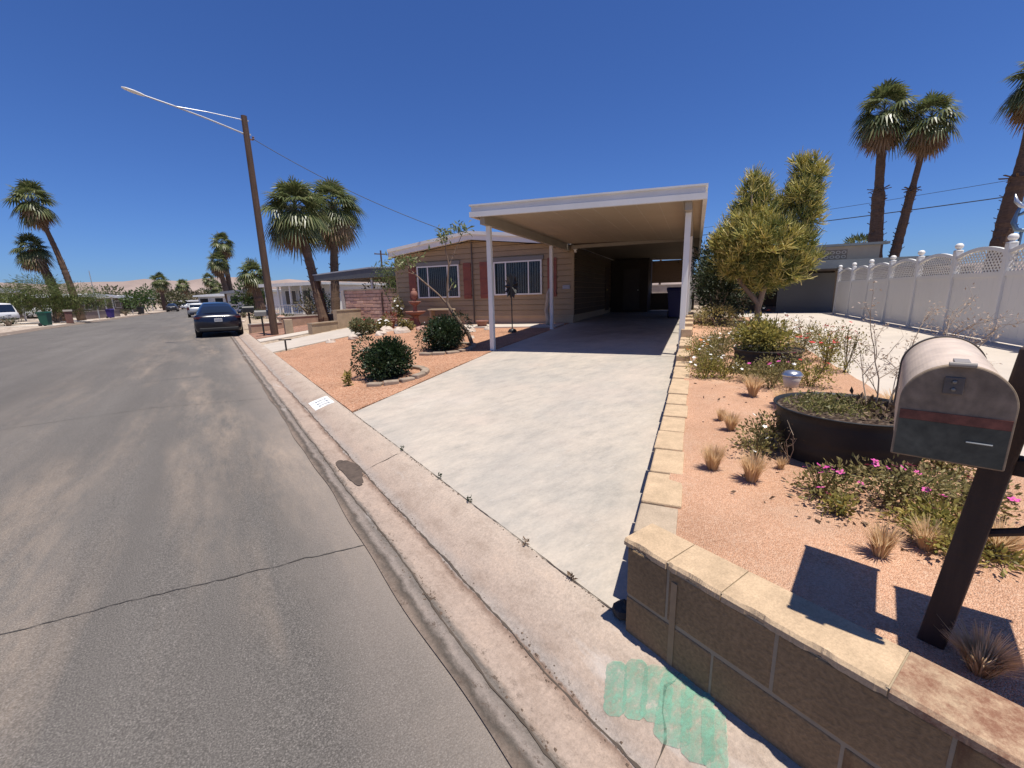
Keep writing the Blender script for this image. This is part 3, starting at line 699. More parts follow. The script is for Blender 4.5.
# ------------------------------------------------------------------ mailboxes on one post
def box_outline(w, h, n=36):
    r = w/2; pts = [(-r, 0), (r, 0)]
    return pts+[(r*math.cos(math.pi*k/n), (h-r)+r*math.sin(math.pi*k/n)) for k in range(n+1)]
def mailbox(label, loc, rz, w, h, L_, body_m, door_m, stripe=None, lower=None):
    t = thing('mailbox', label, 'mailbox', loc, rz, 'mailboxes on the wooden post'); t.rotation_euler = (0, R(-2.5), rz)
    o = box_outline(w, h)
    MB().prism(o, lambda p: (.014, p[0], p[1]), lambda p: (L_, p[0], p[1])).build('body', body_m, t, bevel=.004)
    o2 = box_outline(w+.010, h+.006)
    MB().prism(o2, lambda p: (L_-.004, p[0], p[1]-.002), lambda p: (L_+.012, p[0], p[1]-.002)).build('rear_rim', M('dull_rim_'+loc[0].__repr__(), (.10,.085,.07), .5, .1), t)
    d = MB(); o3 = box_outline(w+.008, h+.005)
    d.prism(o3, lambda p: (-.006, p[0], p[1]-.002), lambda p: (.012, p[0], p[1]-.002))
    d = d.build('door', door_m, t, bevel=.004)
    if stripe:
        MB().box(-.0085, -.0055, -w/2+.001, w/2-.001, .103, .128).build('stripe', stripe, d)
        MB().box(-.0080, -.0055, -w/2+.001, w/2-.001, .003, .1025).build('lower_band', lower, d)
        MB().tube([(-.010, .045-.075, .062), (-.010, -.075, .062)], .0022, 6).build('crease', M('scuffed_metal', (.30,.31,.30), .4), d)
        b = MB().box(-.011, -.006, -.018+.01, .018+.01, .180, .224).build('badge', M('badge_metal', (.12,.10,.085), .45, .2, 30), d, bevel=.002)
        for z in (.193, .212): MB().lathe([(0,.006),(.004,.005),(.0055,0)], (0,0,0), 10).build('rivet', M('rivet_metal', (.25,.23,.2), .35, metal=.6), b).matrix_local = Matrix.Translation((-.011, .01, z)) @ Matrix.Rotation(-math.pi/2, 4, 'Y')
    l = MB(); l.tube([(-.013, -.022, h+.004), (-.013, .026, h+.004)], .0065, 8); l.box(-.006, .045, -.012, .016, h+.002, h+.010)
    l.build('latch', M('latch_metal', (.28,.25,.22), .4, .1), t, bevel=.001)
    return t
silver = M('aged_silver_paint', (.56,.45,.355), .45, .22, 11, .1, 40, spec=.5)
doorm = M('dusty_grey_brown_door', (.255,.19,.13), .62, .28, 13, .06, 50, spec=.3, fine=.18)
mrz = math.atan2(.22, .975)
mailbox('silver round top mailbox with a red stripe across its dusty door, on the wooden post', (1.502,.193,1.15), mrz, .200, .252, .52, silver, doorm, M('faded_red_stripe', (.185,.065,.042), .65, .45, 18, fine=.25), M('grey_green_band', (.085,.085,.062), .6, .35, 14, fine=.2))
blackp = M('black_painted_metal', (.02,.019,.018), .5, .15, 8)
mailbox('black mailbox cut by the right frame edge, beside the silver one', (1.635,-.095,1.15), mrz, .235, .28, .38, blackp, blackp)
t = thing('mailbox_post', 'dark brown square wooden post leaning slightly, carrying the two mailboxes', 'post', (1.712,.168,.505))
postm = M('dark_brown_post_paint', (.040,.024,.018), .7, .25, 6, .3, 40, stretch=(5,5,.6))
MB().bar((0,.008,-.1), (-.012,-.078,.93), .062, .062, (1,0,0)).build('post', postm, t, bevel=.006)
a = MB().bar((.0,.13,.608), (.03,-.30,.608), .06, .045).build('crossarm', postm, t, bevel=.004)
for (p, q) in (((-.13,.005,.635),(.20,.085,.645)), ((-.13,-.32,.635),(.20,-.245,.645))): MB().bar(p, q, .10, .010).build('mounting_board', postm, a)
MB().tube([(.0,-.06,.40), (.005,-.12,.43), (.01,-.20,.53), (.015,-.24,.59)], .012, 8).build('brace', postm, t)

# ------------------------------------------------------------------ planters and flowers in the bed
plast = M('black_planter_plastic', (.017,.018,.020), .55, .2, 5, .1, 30, spec=.3)
potsoil = gravelmat('potting_soil', (.06,.04,.03), (.10,.07,.05), (.17,.13,.10), 60)
def barrel(label, x, y, r, h):
    t = thing('planter_tub', label, 'planter', (x, y, gb(x, y)-.01), 0, 'round black tub planters in the bed')
    prof = [(r*.86,0)]
    for k in range(1, 11): prof.append((r*(.86+.12*k/11)+(.008 if k in (3,6,8) else 0), h*k/11))
    prof += [(r*1.0, h*.97), (r*1.015, h*.98), (r*1.015, h), (r*.985, h), (r*.965, h*.90)]
    b = MB().lathe(prof, n=48).build('tub', plast, t, smooth=True)
    m = MB(); vs = [(0,0,h*.955)]; n = 30
    for k in range(n): vs.append((r*.955*math.cos(2*math.pi*k/n), r*.955*math.sin(2*math.pi*k/n), h*.95))
    m.add(vs, [(0, k+1, (k+1)%n+1) for k in range(n)]); m.build('soil', potsoil, t)
    return t
B1 = (3.22,.87); B2 = (5.62,2.42)
barrel('black round tub planter with low moss and dry twigs, the one nearer the mailbox', *B1, .405, .33)
barrel('black round tub planter overflowing with yellow green flowering plants', *B2, .38, .29)
gy = leafmat('yellow_green_leaves', (.16,.16,.04), (.36,.31,.08), (.56,.43,.12), .45)
gg = leafmat('bed_green_leaves', (.12,.115,.04), (.30,.255,.095), (.50,.40,.20), .45)
gdk = leafmat('dark_shrub_leaves', (.012,.026,.010), (.03,.052,.02), (.055,.08,.032), .2, .4)
gdk2 = leafmat('dark_hedge_leaves', (.013,.022,.008), (.035,.05,.018), (.07,.08,.03), .2, .45)
drym = leafmat('dry_grass_blades', (.58,.39,.21), (.74,.54,.31), (.82,.64,.42), .5, .7)
mossm = leafmat('mossy_ground_cover', (.12,.12,.035), (.25,.225,.075), (.36,.28,.12), .3)
litterm = leafmat('dry_leaf_litter', (.08,.05,.03), (.17,.11,.07), (.28,.20,.13), .1, .8)
mag = M('magenta_petals', (.58,.07,.30), .6, .15, 40); whp = M('white_petals', (.78,.76,.72), .6, .05, 40); redp = M('red_petals', (.50,.02,.025), .6, .15, 40)
stm = M('green_brown_stem', (.13,.11,.045), .8, .2, 20)
def flower_mesh(mat, r):
    m = MB()
    for k in range(5):
        a = 2*math.pi*k/5; c, s = math.cos(a), math.sin(a)
        P = lambda x, y, z: (c*x-s*y, s*x+c*y, z)
        m.add([P(.1*r,0,0), P(.55*r,-.38*r,.05*r), P(r,-.22*r,.12*r), P(r*1.05,.15*r,.12*r), P(.6*r,.38*r,.05*r)], [(0,1,2,3,4)])
    return m
def flower_clump(label, x, y, z, w, h, n, leafm, blooms, size=.025, cat='flowers', group='flowering plants in the bed', name='flower_clump'):
    t = thing(name, label, cat, (x, y, z), 0, group)
    lob = [(rnd.uniform(-.45,.45)*w, rnd.uniform(-.45,.45)*w, h*rnd.uniform(.2,.85), w*rnd.uniform(.2,.42), w*rnd.uniform(.2,.42), h*rnd.uniform(.2,.42)) for _ in range(9)]+[(0,0,h*.4,w*.5,w*.5,h*.45)]
    p, d = cloud(lob, int(n*2.3), .12); k = p[:, 2] > .008
    lm = MB(); leaves(lm, p[k], size, .5, .25, dirs=d[k]); lm.build('foliage', leafm, t)
    sm = MB()
    for _ in range(14):
        a = rnd.uniform(0, 6.28); q = rnd.uniform(.2, .55)*w
        sm.tube([(rnd.uniform(-.03,.03), rnd.uniform(-.03,.03), 0), (q*.5*math.cos(a), q*.5*math.sin(a), h*.4), (q*math.cos(a), q*math.sin(a), h*rnd.uniform(.6,1))], .003, 4, False)
    sm.build('stem', stm, t)
    for mat_, nb, r in blooms:
        first = None
        for i in range(int(nb*1.8)):
            a = rnd.uniform(0, 6.28); q = w*.62*math.sqrt(rnd.random()); zz = h*(1.05-.5*(q/(w*.62))**2)*rnd.uniform(.85, 1.1)
            if first is None: o = first = flower_mesh(mat_, r*.78).build('blossom', mat_, t)
            else: o = first.copy(); col.objects.link(o); o.parent = t
            o.location = (q*math.cos(a), q*math.sin(a), zz); o.rotation_euler = (rnd.uniform(-.6,.6), rnd.uniform(-.7,.2), rnd.uniform(0, 6)); o.scale = (rnd.uniform(.8,1.15),)*3
    return t
def bz(x, y): return gb(x, y)-.005
FC = [
 ('magenta vinca clump with yellow leaves in front of the nearer tub', 2.52, .74, .26, .16, 260, gg, [(mag,5,.024)]),
 ('sprawling magenta vinca below the mailbox side of the nearer tub', 2.66, .50, .34, .20, 420, gg, [(mag,6,.026),(whp,1,.022)]),
 ('low yellowing vinca clump nearest the silver mailbox', 2.52, .30, .30, .12, 320, gy, [(mag,1,.022)]),
 ('green and brown ground cover between the nearer tub and the post', 2.86, .30, .36, .16, 480, gg, [(mag,2,.024)]),
 ('small bright yellow green seedling with one magenta flower on the soil', 2.36, .62, .13, .10, 90, gy, [(mag,1,.024)]),
 ('white flowered clump against the left side of the nearer tub', 2.98, 1.24, .24, .24, 320, gg, [(whp,5,.02)]),
 ('thin leggy weed with grey leaves left of the nearer tub', 2.78, 1.20, .20, .16, 110, gg, [(whp,2,.016)]),
 ('leafy white flowered clump beside the second tub', 5.25, 2.95, .34, .34, 520, gg, [(whp,8,.026)]),
 ('tall green clump with white flowers behind the second tub', 5.95, 3.20, .40, .42, 620, gg, [(whp,7,.028)]),
 ('yellow leaved clump on the bed edge in front of the second tub', 4.88, 2.58, .30, .26, 420, gy, [(whp,3,.024)]),
 ('dense green clump with one magenta flower right of the second tub', 5.22, 2.02, .34, .30, 480, gg, [(mag,2,.034),(whp,3,.024)]),
 ('trailing grey green clump further along the bed edging', 6.9, 3.70, .44, .34, 560, gg, [(whp,4,.03)]),
 ('dusty green clump at the foot of the pencil tree', 8.2, 4.1, .6, .36, 620, gg, [(whp,6,.03)]),
 ('red flowered clump at the neighbouring driveway edge', 6.55, 2.42, .36, .40, 420, gg, [(redp,6,.04),(whp,4,.028)]),
 ('straggly red flowered stems right of the second tub', 6.15, 1.95, .26, .46, 240, gy, [(redp,6,.028)]),
]
orm = M('orange_petals', (.62,.17,.03), .6, .15, 40)
FC += [
 ('orange flowered clump left of the second tub near the edging', 5.55, 3.25, .34, .34, 520, gy, [(orm,6,.028),(whp,4,.022)]),
 ('yellow and white flowered clump along the edging before the second tub', 4.72, 2.72, .30, .30, 460, gy, [(whp,7,.024)]),
 ('dense low clump hugging the front of the second tub', 4.95, 2.28, .32, .26, 460, gg, [(mag,1,.03),(whp,4,.024)]),
 ('tangled yellow leaved clump between the two tubs at the driveway side', 5.05, 1.72, .36, .30, 520, gy, [(redp,3,.026)]),
 ('brown and olive tangle behind the solar light', 4.70, 1.95, .34, .28, 420, gg, [(mag,2,.028)]),
 ('tall stems with dark red buds on the driveway side of the second tub', 6.05, 1.72, .30, .55, 260, gg, [(redp,9,.022)]),
 ('leafy clump with red flowers behind the tall red buds', 6.75, 2.15, .40, .50, 520, gy, [(redp,5,.04),(whp,5,.026)]),
 ('white flowered mass at the back of the bed, right of the pencil tree', 7.6, 2.75, .5, .5, 700, gg, [(whp,12,.03)]),
 ('green mass with white flowers in the middle of the bed behind the second tub', 7.0, 3.05, .5, .46, 700, gg, [(whp,9,.03),(redp,2,.03)]),
 ('yellow green mass before the pencil tree trunk', 8.3, 3.5, .6, .45, 700, gy, [(whp,8,.03)]),
 ('sprawling olive clump along the edging behind the second tub', 6.2, 3.55, .42, .32, 560, gg, [(whp,5,.026)]),
 ('low brown tangle right of the nearer tub', 3.35, .42, .30, .14, 320, gg, []),
 ('yellow leafed sprawl nearest the mailbox post', 2.38, .20, .26, .10, 300, gy, []),
]
for a in FC: flower_clump(a[0], a[1], a[2], bz(a[1], a[2]), *a[3:])
flower_clump('bushy yellow green plant with orange tips filling the second tub', B2[0], B2[1], bz(*B2)+.24, .52, .50, 1100, gy, [(whp,9,.022),(redp,3,.035)], .045)
flower_clump('pale flowered shrub rising behind the plants of the second tub', 6.45, 3.0, bz(6.45,3.0), .40, .62, 800, gg, [(whp,12,.026)], .055)
# moss and litter inside the nearer tub
t = thing('ground_cover_plant', 'mossy low ground cover spread over the soil of the nearer tub', 'plant', (*B1, bz(*B1)+.305))
p, d = cloud([(.0,.14,.02,.30,.22,.05),(-.12,.05,.015,.22,.25,.04),(.1,-.1,.01,.2,.2,.03)], 1700, .1); p = p[(p[:, 2] > 0) & (np.hypot(p[:, 0], p[:, 1]) < .37)]
leaves(m := MB(), p, .028, .35, .5); m.build('foliage', mossm, t)
p, d = cloud([(.05,-.2,.01,.30,.18,.03),(.2,.05,.01,.15,.2,.03)], 500, .1); p = p[(p[:, 2] > 0) & (np.hypot(p[:, 0], p[:, 1]) < .37)]
leaves(m, p, .045, .5, .1) if False else None; leaves(m := MB(), p, .045, .5, .1); kind(m.build('litter', litterm, t), 'stuff')
# litter on the bed soil
pts = []
for _ in range(420):
    x = rnd.uniform(2.2, 3.3); y = rnd.gauss(.45, .22); pts.append((x, y, gb(x, y)+.008))
for _ in range(160):
    q = xy(rnd.uniform(.6, 8), rnd.uniform(-1.85, -.3)); pts.append((q[0], q[1], gb(*q)+.01))
leaves(m := MB(), pts, .035, .5, -.05); o = m.build('plant_litter', litterm); kind(o, 'stuff')
# dry twiggy plant in the nearer tub
def twigs(mb, lm, p, d, L_, r, lv, tips):
    p = Vector(p); d = Vector(d).normalized(); n = 4; pts = [p]
    for i in range(n):
        d = (d+Vector((rnd.gauss(0,.12), rnd.gauss(0,.12), rnd.gauss(.03,.08)))).normalized(); pts.append(pts[-1]+d*L_/n)
    mb.tube(pts, [r*(1-.5*i/n) for i in range(n+1)], 5, False)
    if lv == 0:
        for q in pts[1:]:
            for _ in range(1): tips.append(tuple(q+Vector((rnd.gauss(0,.015), rnd.gauss(0,.015), rnd.gauss(0,.015)))))
        return
    for i in range(1, n+1):
        if rnd.random() < .7 or i == n:
            twigs(mb, lm, pts[i], d+Vector((rnd.gauss(0,.55), rnd.gauss(0,.55), rnd.gauss(.1,.35))), L_*rnd.uniform(.4,.62), r*.55, lv-1, tips)
def twig_plant(label, loc, starts, seed, leafm, lsize, lv=2):
    global rnd
    rnd = random.Random(seed); t = thing('dry_shrub', label, 'shrub', loc, 0); m = MB(); tips = []
    for p, d, L_, r in starts: twigs(m, None, p, d, L_, r, lv, tips)
    m.build('branch', M('dry_twig_bark', (.30,.23,.17), .9, .2, 20), t)
    leaves(q := MB(), tips, lsize, .4, .1); q.build('dry_foliage', leafm, t)
twig_plant('bare dry shrub with papery tan seed heads rising from the nearer tub', (B1[0]+.10, B1[1]-.10, bz(*B1)+.30),
  [((0,0,0),(.12,-.10,1),.42,.0055),((.02,-.05,0),(.22,-.26,1),.46,.006),((.05,.05,0),(.05,.05,1),.30,.005),((0,-.1,0),(.05,-.45,.9),.42,.005),((.05,-.08,0),(.35,-.30,1),.46,.005),((.05,-.1,0),(.4,-.5,1),.48,.005),((.0,-.12,0),(.3,-.7,1),.45,.005)], 12, leafmat('papery_seed_heads', (.42,.31,.21), (.58,.46,.35), (.70,.61,.52), .4, .8), .018, 3)
twig_plant('small bare grey weed leaning over the left side of the nearer tub', (2.80, 1.02, bz(2.8,1.02)), [((0,0,0),(-.15,.1,1),.20,.003),((0,0,0),(.1,-.2,1),.22,.003)], 5, litterm, .014, 1)
# dry grass tufts
def tuft_mesh(n, h, spread):
    m = MB()
    for _ in range(n):
        a = rnd.uniform(0, 6.28); r0 = rnd.uniform(0, .02); l = spread*rnd.random()**.7; hh = h*rnd.uniform(.6, 1.05); w = .0022
        c, s = math.cos(a), math.sin(a); px, py = -s*w, c*w
        b = len(m.v)
        for (r, z, k) in ((r0, -.01, 1), (r0+l*.45, hh*.6, .8), (r0+l, hh, .15)): m.v += [(c*r+px*k, s*r+py*k, z), (c*r-px*k, s*r-py*k, z)]
        m.f += [(b, b+1, b+3, b+2), (b+2, b+3, b+5, b+4)]
    return m
rnd = random.Random(41)
tm_ = [tuft_mesh(380, .14, .075), tuft_mesh(420, .12, .10), tuft_mesh(200, .11, .06), tuft_mesh(700, .17, .17)]
TF = [(2.38,1.27,0,1.,'dry grass tuft next to the edging blocks, the left one of a pair'),(2.40,1.05,0,1.05,'dry grass tuft in open soil, right one of the pair by the edging'),(3.16,1.57,0,.9,'dry grass tuft beside the edging, level with the front of the nearer tub'),
 (3.35,1.75,2,.8,'wispy grey dry tuft beside the edging behind the pair'),(2.12,.40,2,1.1,'thin dry tuft in the soil in front of the mailbox post shadow'),(2.30,.30,0,.8,'stiff dry tuft just left of the mailbox post'),(2.46,.12,1,1.0,'dry tuft right of the mailbox post'),
 (2.62,.02,2,.8,'small dry tuft at the right frame edge behind the mailbox post'),(1.66,.06,1,.85,'round dry grass tuft in the shadow at the foot of the mailbox post'),(4.05,1.55,1,1.3,'straw coloured tuft below the solar light'),(4.30,1.95,0,1.3,'orange dry tuft left of the solar light'),
 (3.95,1.05,3,1.2,'large straw coloured clump behind the nearer tub'),(4.25,.85,3,1.2,'large dry clump by the neighbouring driveway edge behind the nearer tub'),(2.70,1.02,2,.6,'tiny dead tuft in the open soil before the nearer tub')]
for i, (x, y, k, s, lab) in enumerate(TF):
    t = thing('dry_grass_tuft', lab, 'dry grass', (x, y, gb(x, y)), rnd.uniform(0, 6), 'dry grass tufts in the flower bed'); t.scale = (s*1.12,)*3
    if k < len(tm_) and isinstance(tm_[k], MB): tm_[k] = tm_[k].build('blades', drym, t)
    else:
        c = tm_[k].copy(); col.objects.link(c); c.parent = t
for (x, y) in ((1.374,2.55),(1.375,3.05),(1.373,1.85),(1.376,3.9),(1.374,1.45)):
    t = thing('seam_weed', 'tiny dark weed sprouting from the seam between kerb and driveway', 'weed', (x, y, .105), rnd.uniform(0, 6), 'weeds in the kerb seam')
    p, d = cloud([(0,0,.02,.02,.03,.02)], 26, .2); leaves(m := MB(), p, .022, .4, .6); m.build('leaves', litterm if y < 2 else gdk, t)
t = thing('solar_light', 'small dome topped solar garden light between the two tubs', 'garden light', (4.20, 1.58, gb(4.2,1.58)))
MB().tube([(0,0,-.05),(0,0,.17)], .012, 8).build('stake', black, t)
MB().lathe([(.03,.16),(.055,.17),(.075,.27),(.07,.275)], n=20).build('lens', M('frosted_lens', (.5,.47,.42), .25, .05), t, smooth=True)
MB().lathe([(.082,.27),(.085,.285),(.06,.312),(.0,.325)], n=24).build('cap', M('brushed_steel', (.55,.55,.55), .28, .05, metal=.9), t, smooth=True)

# ------------------------------------------------------------------ pencil tree and dark shrubs beside the carport
def pencil_tree(label, base, limbs, lobes, n, seed):
    global rnd
    rnd = random.Random(seed); t = thing('pencil_cactus_tree', label, 'tree', base)
    m = MB()
    for L_ in limbs: m.tube(L_[0], L_[1], 9)
    m.build('trunk', M('smooth_tan_bark', (.22,.165,.12), .8, .2, 6, .3, 25), t)
    groups = ((.55, leafmat('pencil_stem_yellow', (.36,.36,.10), (.68,.60,.20), (.86,.74,.38), .35, .5)), (.45, leafmat('pencil_stem_green', (.15,.19,.055), (.30,.32,.10), (.46,.43,.16), .35, .5)))
    for gi, (frac, mt_) in enumerate(groups):
        vs = []; fs = []
        lb = lobes if gi == 0 else [(l[0], l[1], l[2], l[3]*.9, l[4]*.9, l[5]*.92) for l in lobes]
        per = 17
        cp_, cd_ = cloud(lb, int(n*frac/per), .3 if gi else .55)
        for ci in range(len(cp_)):
          c0 = Vector(cp_[ci]); ax = Vector(cd_[ci]); ax = (ax*.8+Vector((0,0,.55))+Vector((rnd.gauss(0,.25), rnd.gauss(0,.25), rnd.gauss(0,.2)))).normalized(); sc0 = rnd.uniform(.75, 1.25)
          for k in range(per):
            e = (ax*.75+Vector((rnd.gauss(0,.55), rnd.gauss(0,.55), rnd.gauss(0,.5)))).normalized()
            a = c0+e*rnd.uniform(0, .05); L_ = rnd.uniform(.12, .27)*sc0; s = e.orthogonal().normalized(); q = e.cross(s); b = len(vs); r = .0095
            mid = a+e*L_*.5+s*rnd.uniform(-.03,.03); tip = a+e*L_+Vector((0,0,.04))
            for c, rr_ in ((a, r), (mid, r*.9), (tip, r*.5)):
                for j in range(3):
                    w = 2*math.pi*j/3; vs.append(tuple(c+(s*math.cos(w)+q*math.sin(w))*rr_))
            for i in (0, 3):
                for j in range(3): fs.append((b+i+j, b+i+(j+1)%3, b+i+3+(j+1)%3, b+i+3+j))
        x = MB(); x.v = vs; x.f = fs; x.build('crown' if gi == 0 else 'inner_crown', mt_, t)
    return t
PT = (11.6, 5.45)
pz = gb(*PT)
# limbs and lobes in local axes: x away to the right of view is (+U-V): use camera-facing sideways axis
sx, sy = .42, -.91                                                # sideways (to the right as seen from the street)
def S(a, b, z): return (a*sx+b*.91, a*sy+b*.42, z)                # a sideways, b depth
limbs = [([S(.15,0,0),S(.10,0,.55),S(-.35,.05,1.1),S(-.75,.1,1.8)], [.13,.10,.075,.05]), ([S(.12,0,.45),S(.22,0,1.0),S(.30,.05,1.5),S(.75,-.1,2.1)], [.10,.085,.07,.045]),
  ([S(.22,0,1.0),S(.45,.2,2.0),S(.7,.2,3.2)], [.07,.055,.03]), ([S(-.35,.05,1.1),S(-.2,-.3,2.0),S(-.25,-.2,3.2)], [.065,.05,.03])]
lobes = [(*S(-.36,0,1.62),.55,.62,.5),(*S(.46,0,1.45),.58,.62,.48),(*S(.03,-.2,2.05),.82,.8,.64),(*S(-.24,.1,2.7),.42,.42,.60),(*S(-.17,.1,3.2),.30,.30,.46),(*S(.80,.2,2.8),.42,.42,.62),(*S(.92,.2,3.4),.30,.30,.48),(*S(-.66,0,2.1),.32,.38,.42),(*S(.78,0,1.9),.36,.4,.42),(*S(.36,.1,2.6),.42,.42,.42),(*S(.15,.3,1.15),.6,.6,.32)]
limbs = [(a_, [r_*.72 for r_ in b_]) for a_, b_ in limbs]
rq = random.Random(9)
for _ in range(16):
    b_ = rq.choice(lobes[:10]); a1, z1 = rq.uniform(0, 6.28), rq.uniform(-.3, 1.)
    h1 = math.sqrt(max(0, 1-z1*z1)); lobes.append((b_[0]+b_[3]*h1*math.cos(a1)*1.1, b_[1]+b_[4]*h1*math.sin(a1)*1.1, b_[2]+b_[5]*z1*1.1, .15, .15, .17))
pencil_tree('large yellow green pencil tree with forked trunk at the back of the flower bed', (*PT, pz-.02), limbs, lobes, 26000, 5)
rnd = random.Random(21)
def hedge(label, u, v, h, w, n, seed):
    q = xy(u, v); NPs = [(rnd.uniform(-.3,.3)*w, rnd.uniform(-.3,.3)*w, h*rnd.uniform(.3,.75), w*.5, w*.5, h*.32) for _ in range(7)]+[(0,0,h*.5,w*.5,w*.5,h*.5)]
    return bush('dark_shrub', label, 'shrub', (*q, gb(*q)-.03), NPs, n, .09, gdk2, 'dark evergreen shrubs beside the carport', 6)
hedge('tall dark evergreen shrub against the right side of the carport', 13.2, -.95, 2.7, 1.5, 3600, 1)
hedge('dark evergreen shrub behind the trunk of the pencil tree', 14.6, -1.75, 2.3, 1.6, 3200, 2)
hedge('dark evergreen shrub close behind the second carport post', 11.9, -.8, 1.9, 1.1, 2200, 3)
hedge('added shrub further back along the carport, blocking sky light', 16.0, -1.0, 2.4, 1.5, 2600, 4)  # this shrub and those after it are added to keep sky light out
hedge('added evergreen shrub blocking sky light at the carport side, third from the pencil tree', 17.6, -.95, 2.6, 1.6, 2600, 5)
hedge('added evergreen shrub blocking sky light at the far end of the carport side', 19.4, -1.0, 2.7, 1.8, 2600, 6)
hedge('added evergreen shrub blocking sky light behind the far carport post', 21.6, -1.1, 2.7, 1.8, 2600, 7)
t = bush('low_shrub', 'low grey green shrub sprawling at the back of the bed by the edging', 'shrub', (*xy(10.2,-.75), .66), [(0,0,.25,.7,.5,.28),(.5,.2,.3,.5,.4,.25)], 1500, .06, gg, None, 4)

# ------------------------------------------------------------------ white vinyl fence with lattice top
FA = math.atan2(math.cos(R(59.5)), math.sin(R(59.5)))
fence = thing('vinyl_fence', 'white vinyl privacy fence with lattice top and ball capped posts along the neighbouring driveway', 'fence', (12.13, 1.30, .49), FA)
nP = 10; x0f = -5.53; sp = 1.8
postmesh = None
for k in range(nP):
    x = x0f+sp*k
    p = MB().box(x-.063, x+.063, -.063, .063, -.02, 1.80).build('post', vinyl, fence, bevel=.008)
    MB().lathe([(.08,1.801),(.08,1.818),(.04,1.828),(.028,1.84),(.045,1.85),(.064,1.872),(.072,1.902),(.064,1.935),(.038,1.962),(0,1.968)], (x, 0, 0), 20).build('ball_cap', white, p, smooth=True)
    if k == nP-1: break
    a, b = x+.065, x+sp-.065
    pm = MB(); pm.box(a, b, -.018, .018, .10, 1.24); pm.box(a, b, -.035, .035, .04, .12); pm.box(a, b, -.035, .035, 1.22, 1.31)
    w = (b-a)
    for i in range(1, 8): pm.box(a+w*i/8-.003, a+w*i/8+.003, -.0195, .0195, .13, 1.21)
    pm.build('panel', vinyl, fence)
    lt = MB(); n = 18
    def top(s): return 1.62+.12*math.sin(math.pi*s)**.9
    for i in range(n):
        s0, s1 = i/n, (i+1)/n
        lt.add([(a+w*s0, y, top(s0)+dz) for y in (-.03,.03) for dz in (0,.07)]+[(a+w*s1, y, top(s1)+dz) for y in (-.03,.03) for dz in (0,.07)], [(0,1,5,4),(2,6,7,3),(1,3,7,5),(0,4,6,2)])
    st = .105; 
    for dr, yy in ((1, -.008), (-1, .008)):
        c = -1.0
        while c < w+1.0:
            pts = []
            for j in range(25):
                z = 1.31+.5*j/24; q = c+dr*(z-1.31)
                if 0 <= q <= w and z <= top(q/w)+.01: pts.append((a+q, z))
            if len(pts) > 1: lt.bar((pts[0][0], yy, pts[0][1]), (pts[-1][0], yy, pts[-1][1]), .009, .042, (0,1,0)) if False else lt.add([(pts[0][0]-.028, yy, pts[0][1]), (pts[0][0]+.028, yy, pts[0][1]), (pts[-1][0]+.028, yy, pts[-1][1]), (pts[-1][0]-.028, yy, pts[-1][1])], [(0,1,2,3)])
            c += st
    lt.build('lattice', vinyl, fence)

# neighbouring house on the right: tan parapet with a band of breeze blocks over a dark garage
rb = thing('parapet_house', 'flat roofed tan neighbouring house with breeze block band and dark garage, behind the white fence', 'house', (*xy(20.6,-5.7), 0), ROT)
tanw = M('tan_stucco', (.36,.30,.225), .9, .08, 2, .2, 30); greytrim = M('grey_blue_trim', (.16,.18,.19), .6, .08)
m = MB(); m.box(0, .25, -1.35, 3.4, 2.70, 3.24); m.box(.25, 10, -1.35, -1.1, 2.7, 3.24); m.build('parapet', tanw, rb)
MB().box(-.08, .30, -1.62, 3.4, 3.245, 3.34).build('coping', greytrim, rb)
m = MB(); m.box(-.55, -.02, -3.4, 3.4, 2.34, 2.68); m.build('fascia', greytrim, rb)
MB().box(-.5, 9.8, -3.4, 3.4, 2.28, 2.335).build('soffit', M('dark_soffit', (.12,.095,.075), .8), rb)
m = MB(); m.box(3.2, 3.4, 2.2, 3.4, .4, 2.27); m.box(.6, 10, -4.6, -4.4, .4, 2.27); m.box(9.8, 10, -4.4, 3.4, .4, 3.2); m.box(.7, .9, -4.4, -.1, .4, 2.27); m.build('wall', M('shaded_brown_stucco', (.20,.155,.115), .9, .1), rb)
MB().box(.62, .68, -.12, 2.0, .48, 2.2).build('garage_door', M('dark_grey_garage_door', (.10,.10,.10), .6, .08, 1), rb)
bb = MB()
for i in range(7):
    for j in range(2):
        y = -.15+i*.2; z = 2.82+j*.18; n = 12
        for r in (.085,):
            ring = [(r*math.cos(2*math.pi*k/n), .8*r*math.sin(2*math.pi*k/n)) for k in range(n)]
            bb.add([(-.015, y+a, z+b) for a, b in ring]+[(-.015, y+a*.6, z+b*.6) for a, b in ring], [(k, (k+1)%n, n+(k+1)%n, n+k) for k in range(n)])
bb.build('breeze_block_band', M('pale_breeze_block', (.48,.42,.34), .9), rb)
MB().box(-.006, -.002, -.27, 1.18, 2.72, 3.11).build('breeze_block_recess', M('recess_tan', (.20,.165,.125), .9), rb)

# palms behind the fence
palm('tall fan palm behind the fence, left and thicker one of the close pair', (33.9,8.8,.4), (33.75,9.5,11.4), .33, .21, 2.05, 40, 18, 34, 11, 0, 'tall fan palms behind the white fence', .62)
palm('tall slim fan palm behind the fence, right one of the close pair, leaning right', (34.0,8.35,.4), (34.1,7.45,10.5), .23, .14, 1.75, 36, 18, 36, 12, .0, 'tall fan palms behind the white fence', .66)
palm('tall fan palm cut by the right frame edge behind the white fence', (34.8,4.15,.4), (34.9,3.62,11.3), .33, .23, 2.0, 40, 18, 24, 13, 0, 'tall fan palms behind the white fence', .6)
o = bush('small_palm', 'small dark palm head just showing over the white fence', 'palm tree', (*xy(36,-10.6), .5), [(0,0,3.9,.9,.9,.5)], 500, .35, palmg, None, 2, trunkm, .2, .3)

